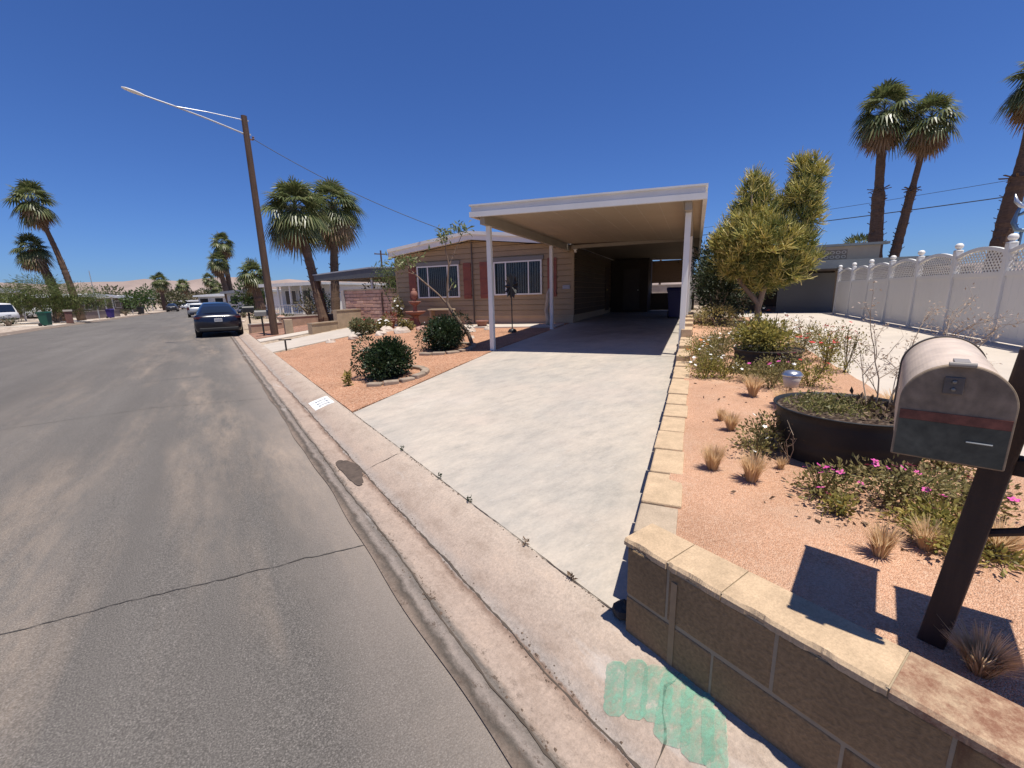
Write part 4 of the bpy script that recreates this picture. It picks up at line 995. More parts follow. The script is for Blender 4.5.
# overhead wires on the right
def sag(a, b, s, n=24):
    a = Vector(a); b = Vector(b); return [a.lerp(b, i/n)-Vector((0,0,s*4*(i/n)*(1-i/n))) for i in range(n+1)]
wirem = M('black_cable', (.015,.015,.016), .6)
def wire(label, a, b, s, r, name='overhead_cable'):
    o = MB().tube(sag(a, b, s), r, 6).build(name, wirem, loc=a); return tag(o, label, 'cable')
wire('thick black cable crossing the sky behind the pencil tree and right palms', (44.6,32,7.6), (42.9,-10,7.4), .45, .035)
wire('thin grey cable above the thick one, behind the right palms', (46.4,32,8.5), (42.4,-10,8.4), .35, .016)
def upole(label, x, y, h, z=.3, arm=True, group=None):
    t = thing('utility_pole', label, 'utility pole', (x, y, z), 0, group)
    p = MB().tube([(0,0,-.3),(0,0,h)], [.15,.11], 10).build('pole', brownwood, t)
    if arm:
        MB().box(-.9, .9, -.06, .06, h-.55, h-.42).build('crossarm', brownwood, t)
        for dx in (-.8, .8): MB().lathe([(.03,0),(.05,.03),(.03,.08),(.05,.1),(0,.14)], (dx, 0, h-.42), 10).build('insulator', M('insulator_glaze', (.25,.22,.2), .3), t)
    return t
upole('wooden utility pole with crossarm carrying the cables behind the fence', 44.6, 32, 8.6); upole('wooden utility pole carrying the cables, off to the right', 42.8, -10, 8.6)
upole('distant thin utility pole with crossarm above the pink block wall', 20.5, 60, 7.8)
# curved metal ornament behind the fence
t = thing('metal_ornament', 'curved blue grey metal ornament on a pole behind the fence, at right frame edge', 'ornament', (15.93, 1.53, .49))
mt_ = M('blue_grey_metal', (.17,.23,.28), .35, .1, metal=.7)
MB().tube([(0,0,0),(0,0,2.3)], .03, 10).build('pole', mt_, t)
MB().tube([(.02,.05,3.05),(.03,.12,2.75),(.02,.16,2.5),(0,.08,2.32),(0,-.08,2.28),(0,-.2,2.4),(0,-.22,2.6)], [.01,.035,.05,.05,.05,.04,.015], 10).build('curl', mt_, t, smooth=True)
MB().tube([(.02,.15,2.62),(.02,.02,2.70),(.02,-.1,2.8),(.02,-.16,2.95)], [.015,.04,.04,.01], 10).build('wing', mt_, t, smooth=True)
MB().tube([(.02,.22,3.15),(.02,.18,2.98),(.02,.08,2.85),(.02,-.05,2.78)], [.01,.045,.045,.01], 10).build('blade', M('pale_metal', (.5,.52,.54), .3, metal=.7), t, smooth=True)

# ------------------------------------------------------------------ front yard of the tan house
rnd = random.Random(77)
def round_shrub(label, x, y, r, h, n, seed, white=16):
    t = thing('round_shrub', label, 'shrub', (x, y, g(x, y)), 0, 'clipped dark green shrubs in the gravel yard')
    lob = [(0,0,h*.46,r*.86,r*.86,h*.46)]+[(rnd.uniform(-.62,.62)*r, rnd.uniform(-.62,.62)*r, h*rnd.uniform(.3,.72), r*.5, r*.5, h*.33) for _ in range(12)]
    p, d = cloud(lob, n*2, .72); k = p[:, 2] > .01; leaves(m := MB(), p[k], .042, .6, .05, dirs=d[k]); m.build('foliage', gdk, t)
    p, d = cloud([(0,0,h*.45,r*.72,r*.72,h*.42)], 1500, .3); k = p[:, 2] > .01; leaves(m := MB(), p[k], .08, .7, .1); m.build('inner_foliage', gdk, t)
    s = MB()
    for i in range(6): a = i*1.05; s.tube([(.03*math.cos(a), .03*math.sin(a), -.02), (r*.5*math.cos(a), r*.5*math.sin(a), h*.6)], [.02,.008], 5)
    s.build('stem', barkm, t)
    if white:
        p, d = cloud([(0,0,h*.5,r*1.02,r*1.02,h*.52)], white, .97); k = p[:, 2] > .05; leaves(m := MB(), p[k], .035, .9, .1); m.build('blossom', whp, t)
    return t
def stone_ring(label, x, y, r, a0, a1, n):
    t = thing('stone_edging', label, 'edging stones', (x, y, g(x, y)), 0, 'stone edgings round the shrubs')
    for i in range(n):
        a = R(a0+(a1-a0)*i/(n-1)); q = MB(); w = r*R(a1-a0)/(n-1)*.46
        Mx = Matrix.Translation((r*math.cos(a), r*math.sin(a), g(x+r*math.cos(a), y+r*math.sin(a))-g(x, y))) @ Matrix.Rotation(a, 4, 'Z')
        q.box(-.07, .07, -w, w, -.04, .075+rnd.uniform(-.01,.01), Mx); q.build('stone', M('grey_edging_stone', (.29,.225,.17), .9, .2, 8, .4, 40) if i == 0 else bpy.data.materials['grey_edging_stone'], t, bevel=.02)
    return t
round_shrub('dark green round shrub with a few white flowers, nearer the kerb', 2.50, 7.55, .50, .72, 3800, 1)
stone_ring('curved grey stone edging in front of the shrub nearer the kerb', 2.52, 7.50, .66, -130, 60, 9)
round_shrub('dark green round shrub with white flowers, nearer the carport post', 4.55, 9.35, .56, .86, 4200, 2)
stone_ring('curved grey stone edging around the shrub nearer the carport post', 4.55, 9.35, .74, -150, 50, 9)
# young leaning tree with bare branches
t = thing('young_tree', 'thin leaning tree with bare forked branches and few leaves, left of the carport post', 'tree', (5.30, 9.20, .37))
ex, ey = .87, -.49                                               # sideways to the right seen from the street
def Q(a, z, b=0): return (a*ex+b*.49, a*ey+b*.87, z)
m = MB()
m.tube([Q(0,-.05),Q(-.10,.3),Q(-.32,.62),Q(-.55,.98),Q(-.60,1.12)], [.055,.05,.045,.04,.034], 8)
m.tube([Q(-.57,1.02),Q(-.80,1.3),Q(-1.15,1.62),Q(-1.45,1.9,.1),Q(-1.62,2.12,.1)], [.03,.024,.02,.014,.008], 6)
m.tube([Q(-.58,1.06),Q(-.56,1.5),Q(-.50,2.0),Q(-.56,2.35),Q(-.50,2.75)], [.03,.024,.02,.014,.008], 6)
m.tube([Q(-.52,1.9),Q(-.34,2.3,.1),Q(-.10,2.78,.1)], [.014,.010,.006], 5); m.tube([Q(-.57,1.3),Q(-.42,1.55)], [.014,.010], 5); m.tube([Q(-1.3,1.77),Q(-1.55,1.85)], [.012,.006], 5); m.tube([Q(-1.45,1.9),Q(-1.35,2.15)], [.01,.005], 5)
m.build('trunk', M('pale_brown_bark', (.20,.14,.10), .9, .25, 8), t)
pp = []
for (a, z, k, s) in ((-1.62,2.1,60,.20),(-1.40,2.12,50,.16),(-1.75,1.98,40,.16),(-.52,2.75,50,.17),(-.62,2.62,40,.16),(-.10,2.80,40,.13),(-.30,2.85,20,.1),(-.42,1.56,5,.05)):
    for _ in range(k): pp.append(Vector(Q(a+rnd.gauss(0,s*.8), z+rnd.gauss(0,s*.45), rnd.gauss(0,s*.6))))
leaves(q := MB(), [tuple(p) for p in pp], .13, .32, -.2); q.build('foliage', leafmat('pale_green_leaf', (.10,.14,.05), (.22,.25,.10), (.38,.38,.22), .35), t)
# feathery light tree at the left corner of the house
c = (6.9, 19.2); t = thing('feathery_tree', 'small feathery light green tree at the left corner of the tan house', 'tree', (*c, g(*c)))
m = MB(); m.tube([(0,0,0),(.05,0,1.2),(-.1,.1,2.3)], [.06,.045,.02], 7); m.tube([(.05,0,.9),(.5,-.3,1.9),(.7,-.5,2.8)], [.04,.03,.012], 6); m.tube([(0,0,.8),(-.4,.4,2.0)], [.035,.012], 6); m.build('trunk', barkm, t)
p, d = cloud([(-.1,.1,2.2,.7,.7,.7),(.6,-.5,2.5,.6,.5,.6),(.2,-.2,1.5,.65,.5,.5),(.7,-.6,1.6,.35,.35,.5)], 1700, .1); leaves(q := MB(), p, .12, .22, -.1); q.build('crown', leafmat('feathery_leaf', (.07,.10,.025), (.15,.19,.06), (.24,.26,.10), .4), t)
# pink block wall and pots
t = thing('pink_block_wall', 'pink slump block wall with a pale coping, between the tan house and the neighbouring lot', 'wall', (*xy(14.2,12.0), 0), ROT)
m = MB(); rr = random.Random(8); pinkb = [M('pink_slump_block_'+'abc'[i], c, .9, .15, 4, .3, 40) for i, c in enumerate(((.54,.32,.24),(.58,.36,.275),(.50,.29,.22)))]
wl = [MB(), MB(), MB()]
z = .40; j = 0
while z < 1.95:
    y = -.2-(.2 if j % 2 else 0)
    while y < 3.3:
        a, b = max(y, -.2), min(y+.4, 3.3)
        if b-a > .05: o_ = rr.uniform(-.012, .012); wl[rr.randrange(3)].box(-.08+o_, .10, a+.004, b-.004, z+.012, z+.148)
        y += .4
    z += .16; j += 1
for k in range(3): wl[k].build('block_course', pinkb[k], t, bevel=.012)
MB().box(-.06, .09, -.2, 3.3, .3, 1.94).build('mortar', M('dark_pink_mortar', (.20,.12,.095), .95), t)
MB().box(-.12, .13, -.22, 3.32, 2.0, 2.05).build('coping', M('tan_coping', (.33,.25,.18), .9, .15), t)
MB().box(-.10, .12, 3.325, 3.50, .3, 2.0).build('end_pier', MCW, t)
MB().box(-.13, -.095, 1.02, 1.08, .35, 1.85).build('downpipe', M('dark_rust_pipe', (.11,.06,.045), .8), t)
def fountain(x, y):
    t = thing('tiered_fountain', 'reddish terracotta tiered fountain by the left window of the tan house', 'fountain', (x, y, g(x, y)))
    MB().lathe([(.28,0),(.30,.05),(.18,.12),(.12,.30),(.12,.42),(.2,.46)], n=20).build('pedestal', terracotta, t, smooth=True)
    MB().lathe([(.1,.44),(.36,.56),(.42,.64),(.40,.64),(.30,.58),(0,.55)], n=24).build('bowl', terracotta, t, smooth=True)
    MB().lathe([(.09,.55),(.08,.85),(.13,.9),(.22,.96),(.26,1.03),(.24,1.03),(0,.98)], n=20).build('upper_bowl', terracotta, t, smooth=True)
    MB().lathe([(.06,.98),(.05,1.1),(.12,1.2),(.15,1.32),(.10,1.42),(.05,1.46),(.07,1.52),(0,1.54)], n=18).build('urn', terracotta, t, smooth=True)
fountain(*xy(12.5,10.1))
t = thing('garden_seat', 'low terracotta slab seat beside the tiered fountain', 'seat', (*xy(12.2,11.0), g(*xy(12.2,11.0))), ROT)
MB().box(-.2,.2,-.9,.6,.30,.40).build('slab', terracotta, t, bevel=.02)
for y in (-.7,.4): MB().box(-.15,.15,y-.08,y+.08,0,.298).build('leg', terracotta, t, bevel=.01)
t = thing('window_bench', 'small tan bench under the left window of the tan house', 'bench', (*xy(12.95,9.15), g(*xy(12.95,9.15))), ROT)
MB().box(-.18,.18,-.55,.55,.62,.68).build('seat', tan2, t, bevel=.01)
for y in (-.45,.45): MB().box(-.15,.15,y-.03,y+.03,0,.618).build('leg', tan2, t)
def pot(label, x, y, r, h, plant=None, nleaf=0, ls=.1, ph=.3):
    t = thing('flower_pot', label, 'flower pot', (x, y, g(x, y)), 0, 'terracotta pots in the front yard')
    MB().lathe([(r*.65,0),(r*.95,h*.85),(r*1.08,h*.86),(r*1.08,h),(r*.92,h),(r*.9,h*.88),(0,h*.88)], n=20).build('pot', terracotta, t, smooth=True)
    if plant:
        p, d = cloud([(0,0,h+ph*.5,r*1.2,r*1.2,ph*.6)], nleaf, .2); leaves(m := MB(), p, ls, .4, .4, dirs=d); m.build('plant', plant, t)
pot('terracotta pot with red leaved plant left of the tiered fountain', *xy(12.0,11.0), .22, .34, leafmat('red_green_leaf', (.10,.07,.03), (.25,.10,.06), (.42,.06,.05)), 160)
pot('small terracotta pot below the left house window', *xy(12.4,8.5), .18, .3)
pot('squat terracotta pot at the foot of the leaning tree', *xy(12.1,6.9), .22, .25)
wf = (6.55, 17.6)
flower_clump('tall plant stacked with white flowers at the left corner of the tan house', *wf, g(*wf), .36, 1.15, 420, gg, [(whp,12,.075)], .08, group='front yard plants')
rfx = (4.4, 15.8)
for i, (lab, x, y, w, h, n) in enumerate((('sprawling pale green plant with red flower spikes at the yard edge', 4.5, 15.6, .7, .55, 900),('low grey green plant in front of the pink block wall', 5.3, 15.9, .5, .5, 500),('straggly plant between the pale boulders by the pots', 5.9, 15.2, .4, .4, 400))):
    flower_clump(lab, x, y, g(x, y), w, h, n, gg if i else leafmat('pale_sage_leaf', (.10,.12,.05), (.22,.22,.11), (.36,.33,.2)), [(redp if i == 0 else whp,7,.06)], .09, group='front yard plants')
flower_clump('tiny olive weed in the gravel by the kerb, left of the nearer shrub', 1.78, 7.40, g(1.78,7.4), .12, .26, 70, gy, [], .05, group='front yard plants')
for i, (u, v, r, lab) in enumerate(((10.6,6.6,.20,'pale boulder at the foot of the leaning tree'),(10.9,7.3,.26,'pink boulder between the leaning tree and the house'),(11.2,6.2,.15,'small pale rock beside the walkway'),(10.0,7.6,.18,'flat pink rock behind the round shrub'),(10.4,9.2,.3,'large white boulder among the yard plants'),(9.9,9.7,.22,'white boulder next to the sage plant'),(10.9,10.3,.28,'white boulder before the fountain'),(9.2,10.3,.2,'pale rock at the left end of the gravel'),(8.5,10.6,.16,'small rock on the gravel edge by the neighbouring driveway'),(11.3,9.0,.22,'pink rock before the left window'),(11.6,8.0,.18,'flat rock beside the walkway end'),(8.9,5.6,.10,'small dark stone in the shaded gravel by the carport post'))):
    x, y = xy(u, v); o = MB().rock((0,0,.02), r, i+3, .7).build('boulder', rockp if 'pink' in lab else rockm, smooth=False); o.location = (x, y, g(x, y)); tag(o, lab, 'rock', 'boulders in the front yard')
# black metal ornament on a stand, and the pale driftwood figure
sx_, sy_ = xy(10.35, 4.95); t = thing('wind_spinner', 'black metal leaf wind spinner on a thin stand in front of the right house window', 'garden ornament', (sx_, sy_, g(sx_, sy_)), ROT)
MB().lathe([(.13,0),(.14,.05),(.10,.11),(.03,.14)], n=16).build('base', black, t, smooth=True)
MB().tube([(0,0,.1),(0,0,1.75)], .018, 8).build('pole', black, t)
h = MB()
for k in range(13):
    a = 2*math.pi*k/13; c, s = math.cos(a), math.sin(a); z0 = 1.42
    for q, L_, w in ((0, .38, .10),):
        tip = Vector((.05*math.sin(k*2.1), c*.24, z0+s*.40)); mid = Vector((.04+.03*math.cos(k), c*.15, z0+s*.24)); per = Vector((.03, -s, c)).normalized()*.075
        h.prism([0,1,2,3], lambda i: [Vector((0,0,z0)), mid+per, tip, mid-per][i]+Vector((-.004,0,0)), lambda i: [Vector((0,0,z0)), mid+per, tip, mid-per][i]+Vector((.004,0,0)))
h.build('spinner', black, t)
x, y = xy(12.3, 4.42); t = thing('driftwood_figure', 'pale driftwood figure standing beside the second carport post', 'garden ornament', (x, y, g(x, y)))
MB().tube([(0,0,0),(.02,0,.25),(-.06,.02,.55),(.03,.03,.85),(.01,.0,1.1),(.07,-.03,1.28)], [.11,.10,.075,.085,.075,.04], 9).build('body', M('bleached_wood', (.45,.37,.28), .9, .25, 6, .5, 30, stretch=(4,4,.7)), t, smooth=True)

# blue wheelie bin under the carport and the others along the street
def bin_proto(name, label, loc, rz, mat, group, s=1.):
    t = thing(name, label, 'bin', loc, rz, group); t.scale = (s,)*3
    m = MB(); m.add([(x*a, y*b, z) for (a, b, z) in ((.23,.22,.06),(.29,.29,.98)) for x, y in ((-1,-1),(1,-1),(1,1),(-1,1))], [(3,2,1,0),(4,5,6,7),(0,1,5,4),(1,2,6,5),(2,3,7,6),(3,0,4,7)])
    m.box(-.31,.31,-.31,.31,.93,.985); m.build('body', mat, t, bevel=.012)
    l = MB(); l.prism([(-.33,0),(.33,0),(.31,.06),(.15,.09),(-.25,.09)], lambda p: (p[0], -.32, .99+p[1]), lambda p: (p[0], .32, .99+p[1])); l.build('lid', mat, t, bevel=.01)
    MB().tube([(-.36,-.25,.95),(-.36,.25,.95)], .018, 8).build('handle', mat, t)
    for y in (-.25,.25): MB().tube([(-.24,y-.03,.11),(-.24,y+.03,.11)], .11, 14).build('wheel', black, t)
    return t
blue = M('dark_blue_bin_plastic', (.008,.009,.065), .45, .08, 4); green = M('dark_green_bin_plastic', (.012,.085,.055), .45, .08, 4); purple = M('purple_blue_bin_plastic', (.055,.035,.19), .45, .08, 4); blk = M('black_bin_plastic', (.02,.02,.022), .5, .1)
x, y = xy(15.7, .42); bin_proto('wheelie_bin', 'dark blue wheelie bin in the shade behind the right carport posts', (x, y, g(x, y)), ROT+math.pi, blue, None, 1.08)
x, y = xy(16.6, .48); bin_proto('wheelie_bin', 'dark blue wheelie bin furthest back under the carport', (x, y, g(x, y)), ROT+math.pi, blue, None, 1.05)
BG = 'wheelie bins on the far kerb'
bin_proto('wheelie_bin', 'dark green wheelie bin at the far kerb in front of the desert tree', (-10.85,49.6,.11), -.3, green, BG, 1.05)
bin_proto('wheelie_bin', 'purple blue wheelie bin tilted at the far kerb, right of the desert tree', (-9.75,69.7,.11), -.5, purple, BG, 1.0)
bin_proto('wheelie_bin', 'black wheelie bin at the far kerb, furthest down the street', (-8.75,88,.11), -.3, blk, BG, 1.05)
bin_proto('wheelie_bin', 'purple wheelie bin cut by the left frame edge', (-10.85,36.0,.11), -.2, purple, BG, 1.05)

# ------------------------------------------------------------------ street lamp pole and its neighbours
t = thing('street_lamp_pole', 'tall brown wooden pole with a long white street lamp arm reaching over the road', 'street lamp', (2.18,20.97,.16), .0)
MB().tube([(0,0,-.3),(0,0,4),(0,0,8.6)], [.155,.13,.105], 12).build('pole', brownwood, t)
galv = M('galvanised_steel', (.50,.51,.52), .4, .08, metal=.5)
a = MB(); a.tube([(-.08,0,7.95),(-1.2,-.2,8.19),(-2.2,-.42,8.36),(-3.0,-.57,8.47)], [.03,.03,.028,.026], 8); a.tube([(-.08,0,8.45),(-1.2,-.24,8.42),(-2.1,-.42,8.35)], .014, 6)
a.box(-.16,.16,-.02,.02,7.92,7.98); a.box(-.14,.14,-.02,.02,8.42,8.47); a.build('lamp_arm', galv, t)
hd = MB(); Mh = Matrix.Translation((-2.95,-.56,8.46)) @ Matrix.Rotation(math.atan2(-.15,-.9), 4, 'Z') @ Matrix.Rotation(R(-10), 4, 'Y')
pr = [(0,.04,.025),(.1,.075,.045),(.3,.11,.05),(.5,.095,.035),(.6,.04,.015)]; vs = []
for x, w, hh in pr:
    for k in range(10): q = 2*math.pi*k/10; vs.append(tuple(Mh @ Vector((x, w*math.cos(q), hh*math.sin(q)))))
hd.add(vs, [(i*10+k, i*10+(k+1)%10, (i+1)*10+(k+1)%10, (i+1)*10+k) for i in range(4) for k in range(10)]+[tuple(range(10)), tuple(range(40,50))]); hd.build('lamp_head', white, t, smooth=True)
b = MB(); b.box(.08,.22,-.02,.02,7.75,7.80); b.lathe([(.02,0),(.05,.03),(.03,.07),(.05,.1),(0,.13)], (.22,0,7.78), 8); b.build('insulator', M('brown_glaze', (.2,.12,.09), .3), t)
MB().box(-.165,-.14,-.06,.06,1.3,1.6).build('notice_plate', MCW, t)
tag(MB().tube(sag((2.42,20.95,7.95), (*xy(13.2,8.5),3.98), .25), .012, 5).build('service_cable', wirem, loc=(2.42,20.95,7.95)), 'thin service cable from the lamp pole down to the gable of the tan house', 'cable')
t = thing('kerb_mailbox', 'small dark mailbox on a thin post just left of the lamp pole', 'mailbox', (1.80,21.2,.13), 0)
MB().tube([(0,0,-.1),(0,0,.85)], .035, 8).build('post', black, t); MB().prism(box_outline(.2,.24), lambda p: (-.25,p[0],.86+p[1]), lambda p: (.25,p[0],.86+p[1])).build('box', M('grey_mailbox_paint', (.16,.155,.15), .5), t)
t = thing('kerb_mailbox', 'second small dark mailbox beside the road, right behind the parked dark car', 'mailbox', (1.75,27.6,.13), 0)
MB().tube([(0,0,-.1),(0,0,.9)], .05, 8).build('post', black, t); MB().prism(box_outline(.3,.34), lambda p: (-.28,p[0],.91+p[1]), lambda p: (.28,p[0],.91+p[1])).build('box', black, t)
t = thing('yard_sign_stand', 'small dark T shaped stand at the kerb end of the neighbouring driveway', 'stand', (*kp(11.2), .1))
t.location.x += .35; MB().tube([(0,0,0),(0,0,.34)], .025, 6).build('post', black, t); MB().bar((-.15,.1,.36),(.15,-.1,.36),.05,.03).build('bar', black, t)
# low walls of the neighbouring lot
def low_wall(label, pts, h, mat, w=.2, capmat_=None):
    t = thing('low_block_wall', label, 'wall', (pts[0][0], pts[0][1], g(*pts[0])-.02), 0, 'low block walls of the neighbouring lot')
    o0 = Vector(t.location)
    for i, (a, b) in enumerate(zip(pts, pts[1:])):
        hh = h[i]; za = g(*a); zb = g(*b); d = Vector((b[0]-a[0], b[1]-a[1])).normalized(); n = Vector((-d.y, d.x))*w/2
        zt = max(za, zb)+hh
        def pr(mb, e, z0, z1): 
            nn = n*e; mb.add([(p[0]+s*nn.x, p[1]+s*nn.y, z) for z in (z0, z1) for p in (a, b) for s in (-1, 1)], [(0,1,3,2),(4,6,7,5),(0,2,6,4),(1,5,7,3),(0,4,5,1),(2,3,7,6)])
        m = MB(); pr(m, 1, min(za, zb)-.15, zt); m.build('wall', mat, t, world=True)
        m = MB(); pr(m, 1.25, zt+.002, zt+.05); m.build('cap', capmat_ or mat, t, world=True)
    return t
tanb = M('sunlit_tan_block', (.36,.27,.185), .95, .14, 3, .3, 50)
low_wall('stepped tan block wall beside the neighbouring driveway, under the near palms', [xy(11.0,14.3), xy(12.6,14.5), xy(17.5,14.6)], [.30,.62], tanb)
low_wall('pinkish low block wall behind the lamp pole', [xy(12.0,19.4), xy(13.6,19.3), xy(18.5,19.3)], [.30,.32], M('pink_tan_block', (.37,.25,.18), .95, .14, 3), .2, MCW)
x, y = 2.72, 20.75; o = MB().box(-.16,.16,-.16,.16,-.1,.62).build('block_pillar', tanb, bevel=.02); o.location = (x, y, g(x, y)); tag(o, 'short square tan block pillar right of the lamp pole', 'pillar')

# ------------------------------------------------------------------ trees along the street
PA = 'fan palms on the neighbouring lot'
palm('fan palm with trunk leaning left, left one of the pair by the lamp pole', (5.25,25.75,.35), (4.55,26.6,6.35), .30,.21, 2.15, 52, 22, 16, 1, .05, PA)
palm('fan palm with pinkish dead fronds, right one of the pair by the lamp pole', (6.65,29.2,.4), (7.35,29.9,7.35), .30,.22, 2.3, 52, 22, 40, 2, 0, PA)
palm('short stout fan palm left of the lamp pole', (4.46,51.6,.3), (4.2,52,4.3), .50,.38, 2.0, 40, 16, 8, 3)
palm('tall fan palm, right one of the leaning pair down the street', (2.95,75,.3), (2.85,75.4,9.9), .42,.26, 2.0, 40, 15, 34, 4)
palm('shaggy fan palm, left one of the leaning pair down the street', (2.70,74,.3), (1.92,74.2,7.2), .42,.30, 1.9, 36, 15, 40, 5)
palm('small fan palm left of the leaning pair, above the parked car', (1.95,110,.3), (1.84,110,4.6), .3,.2, 1.9, 36, 10, 14, 6)
palm('slender far fan palm left of the leaning pair', (1.8,170,.3), (1.15,170,9.0), .35,.22, 2.6, 36, 10, 10, 7)
palm('slim fan palm down the middle of the view at the street end', (-5.5,150,.2), (-4.95,150,6.4), .35,.22, 2.4, 36, 10, 10, 8)
palm('fan palm with round crown at the end of the street, left of centre', (-8.2,125,.2), (-8.15,125,6.6), .4,.3, 2.5, 38, 13, 10, 9)
palm('tall leaning fan palm on the far side of the street, above the desert tree', (-10.6,60,.2), (-12.05,60,11.3), .36,.17, 2.2, 42, 16, 34, 10, .25, 'leaning fan palms across the street')
palm('shorter curved fan palm left of the tall leaning one across the street', (-12.1,60.6,.2), (-13.0,60.6,7.0), .42,.34, 1.9, 38, 16, 40, 14, .35, 'leaning fan palms across the street')
rnd = random.Random(5)
pv = leafmat('desert_tree_leaf', (.06,.085,.02), (.13,.16,.045), (.21,.22,.075), .4)
t = bush('desert_tree', 'wide airy green desert tree with drooping foliage across the street', 'tree', (-11.9,57.5,.15), [(-2.2,0,2.5,1.6,1.8,1.05),(-.6,0,3.1,2.0,2.0,1.25),(1.7,0,2.5,1.8,1.6,1.1),(-1.0,0,1.7,2.4,1.6,.9),(.9,.3,1.6,2.0,1.4,.9),(3.2,0,1.9,1.1,.9,.75)], 15000, .27, pv, None, 7, barkm, .12, -.5, .05, .3, .07, True)
def far_bush(label, x, y, z, w, h, n, mat, size=.35, grp='bushes and trees down the street', nm='street_tree', cat='tree'):
    lob = [(rnd.uniform(-.4,.4)*w, rnd.uniform(-.3,.3)*w, h*rnd.uniform(.35,.75), w*.42, w*.42, h*.32) for _ in range(6)]
    return bush(nm, label, cat, (x, y, z), lob, n, size, mat, grp, 4, barkm, .5, .1, .3, .05, .08)
olive = leafmat('olive_far_leaf', (.05,.06,.025), (.11,.11,.05), (.17,.15,.08), .25); brn = leafmat('brown_hedge_leaf', (.09,.08,.04), (.16,.13,.07), (.22,.18,.11), .2)
far_bush('round dark green tree between the palms and the lamp pole', 4.0, 58, .3, 2.6, 3.1, 1200, leafmat('mid_green_leaf', (.03,.055,.015), (.07,.10,.03)))
far_bush('dense bright green tree at the far kerb beyond the purple bin', -9.2, 96, .2, 3.4, 4.4, 1500, leafmat('fresh_green_leaf', (.04,.075,.02), (.09,.14,.04)))
far_bush('grey green tree behind the far round crowned palm', -8.0, 135, .2, 6, 5.5, 1200, olive, .6)
far_bush('brown green hedge tree at the end of the street, left part', -6.0, 185, .2, 8, 6.0, 1200, brn, .8)
far_bush('brown green hedge tree at the end of the street, centre', .5, 190, .2, 8, 6.4, 1200, olive, .8)
far_bush('brown green hedge tree at the end of the street, right part', 6.0, 180, .2, 8, 6.0, 1200, brn, .8)
far_bush('dark tree behind the white roofed houses across the street', -15.0, 104, .2, 6, 4.6, 1200, olive, .5)
far_bush('low olive bush behind the desert tree at the left frame edge', -19.5, 72, .2, 4, 4.0, 1000, olive, .45)
far_bush('dark bush in front of the white porch house', 6.4, 33.5, .4, 1.8, 1.9, 900, gdk2, .14)
far_bush('brown bare bush by the white porch, beside the near palms', 5.4, 30.5, .4, 1.5, 1.3, 500, brn, .12)
far_bush('dark evergreen behind the pink block wall', *xy(18.5,11.2), .5, 1.6, 2.6, 900, gdk2, .16)
far_bush('leafy dark tree under the neighbouring carport roof', *xy(19.5,17.0), .5, 2.2, 2.3, 900, gdk2, .16)
for i, (x, y, w, h_) in enumerate(((3.2,40,.9,.5),(3.8,44.5,1.2,.8),(2.6,47,.7,.5),(4.6,36,.9,.6),(-11.6,76,1.6,1.0),(-9.6,80,1.3,.8),(-13.5,52,1.4,.7))):
    far_bush(['low yard plant left of the near palms','yard bush near the stout palm','tiny yard plant by the kerb before the stout palm','yard plant behind the left near palm','low bush across the street by the purple bin','low bush at the far kerb before the black bin','low scrub before the white vehicle across the street'][i], x, y, .2, w, h_, 260, olive, .12, 'low yard plants', 'yard_plant', 'plant')
for i in range(16):
    x, y = 1.9+rnd.random()*3.4, 29+rnd.random()*22; r = rnd.uniform(.16,.4)
    o = MB().rock((0,0,.03), r, 50+i, .6).build('boulder', rockm if i % 3 else rockp); o.location = (x, y, g(x, y)); tag(o, 'one of the pale boulders scattered over the yards beyond the lamp pole', 'rock', 'boulders beyond the lamp pole')

# ------------------------------------------------------------------ neighbouring houses
greyroof = M('grey_roof_fascia', (.12,.125,.13), .6, .08); wroof = M('white_roof_coating', (.76,.76,.74), .55, .05)
wwall = M('white_house_wall', (.60,.60,.59), .7, .05); dwall = M('dim_tan_wall', (.15,.12,.095), .85, .1); bluegrey = M('blue_grey_wall', (.20,.23,.26), .8, .08)
t = thing('neighbour_house', 'grey house with a low gabled dark carport roof behind the pink block wall', 'house', (*xy(16,11.6), .0), ROT)
m = MB(); m.prism([(.2,2.72),(7.9,2.62),(7.9,2.90),(3.7,3.12),(.2,2.98)], lambda p: (0,p[0],p[1]), lambda p: (.12,p[0],p[1])); m.build('fascia', greyroof, t)
m = MB(); m.prism([(.2,2.99),(3.7,3.13),(7.9,2.91),(7.9,2.97),(3.7,3.20),(.2,3.05)], lambda p: (-.02,p[0],p[1]), lambda p: (13,p[0],p[1])); m.build('roof', M('pale_grey_roof', (.45,.46,.47), .7), t)
MB().box(.13,13,.25,7.8,2.66,2.70).build('soffit', M('brown_soffit', (.20,.165,.13), .8), t)
m = MB(); m.box(6.2,6.4,2.6,7.7,.4,2.65); m.box(6.4,13,7.5,7.7,.4,2.65); m.box(6.4,13,2.6,2.8,.4,2.65); m.build('wall', bluegrey, t)
for (a, b) in ((3.1,4.6),(5.4,7.0)):
    w = MB(); w.box(6.13,6.18,a-.06,b+.06,1.3,1.36); w.box(6.13,6.18,a-.06,b+.06,2.4,2.46); w.box(6.13,6.18,a-.06,a,1.36,2.4); w.box(6.13,6.18,b,b+.06,1.36,2.4); w = w.build('window', white, t); MB().box(6.15,6.17,a,b,1.36,2.4).build('pane', M('dark_pane', (.03,.035,.04), .08, .05), w)
for y in (.5,3.9,7.6): MB().box(.3,.4,y-.05,y+.05,.4,2.66).build('post', white, t)
MB().box(2.2,2.28,.4,3.2,2.05,2.40).build('awning', M('white_awning', (.72,.74,.78), .6), t)
t = thing('porch_house', 'small white house with white porch posts and railing, left of the near palms', 'house', (*xy(22,26), 0), ROT)
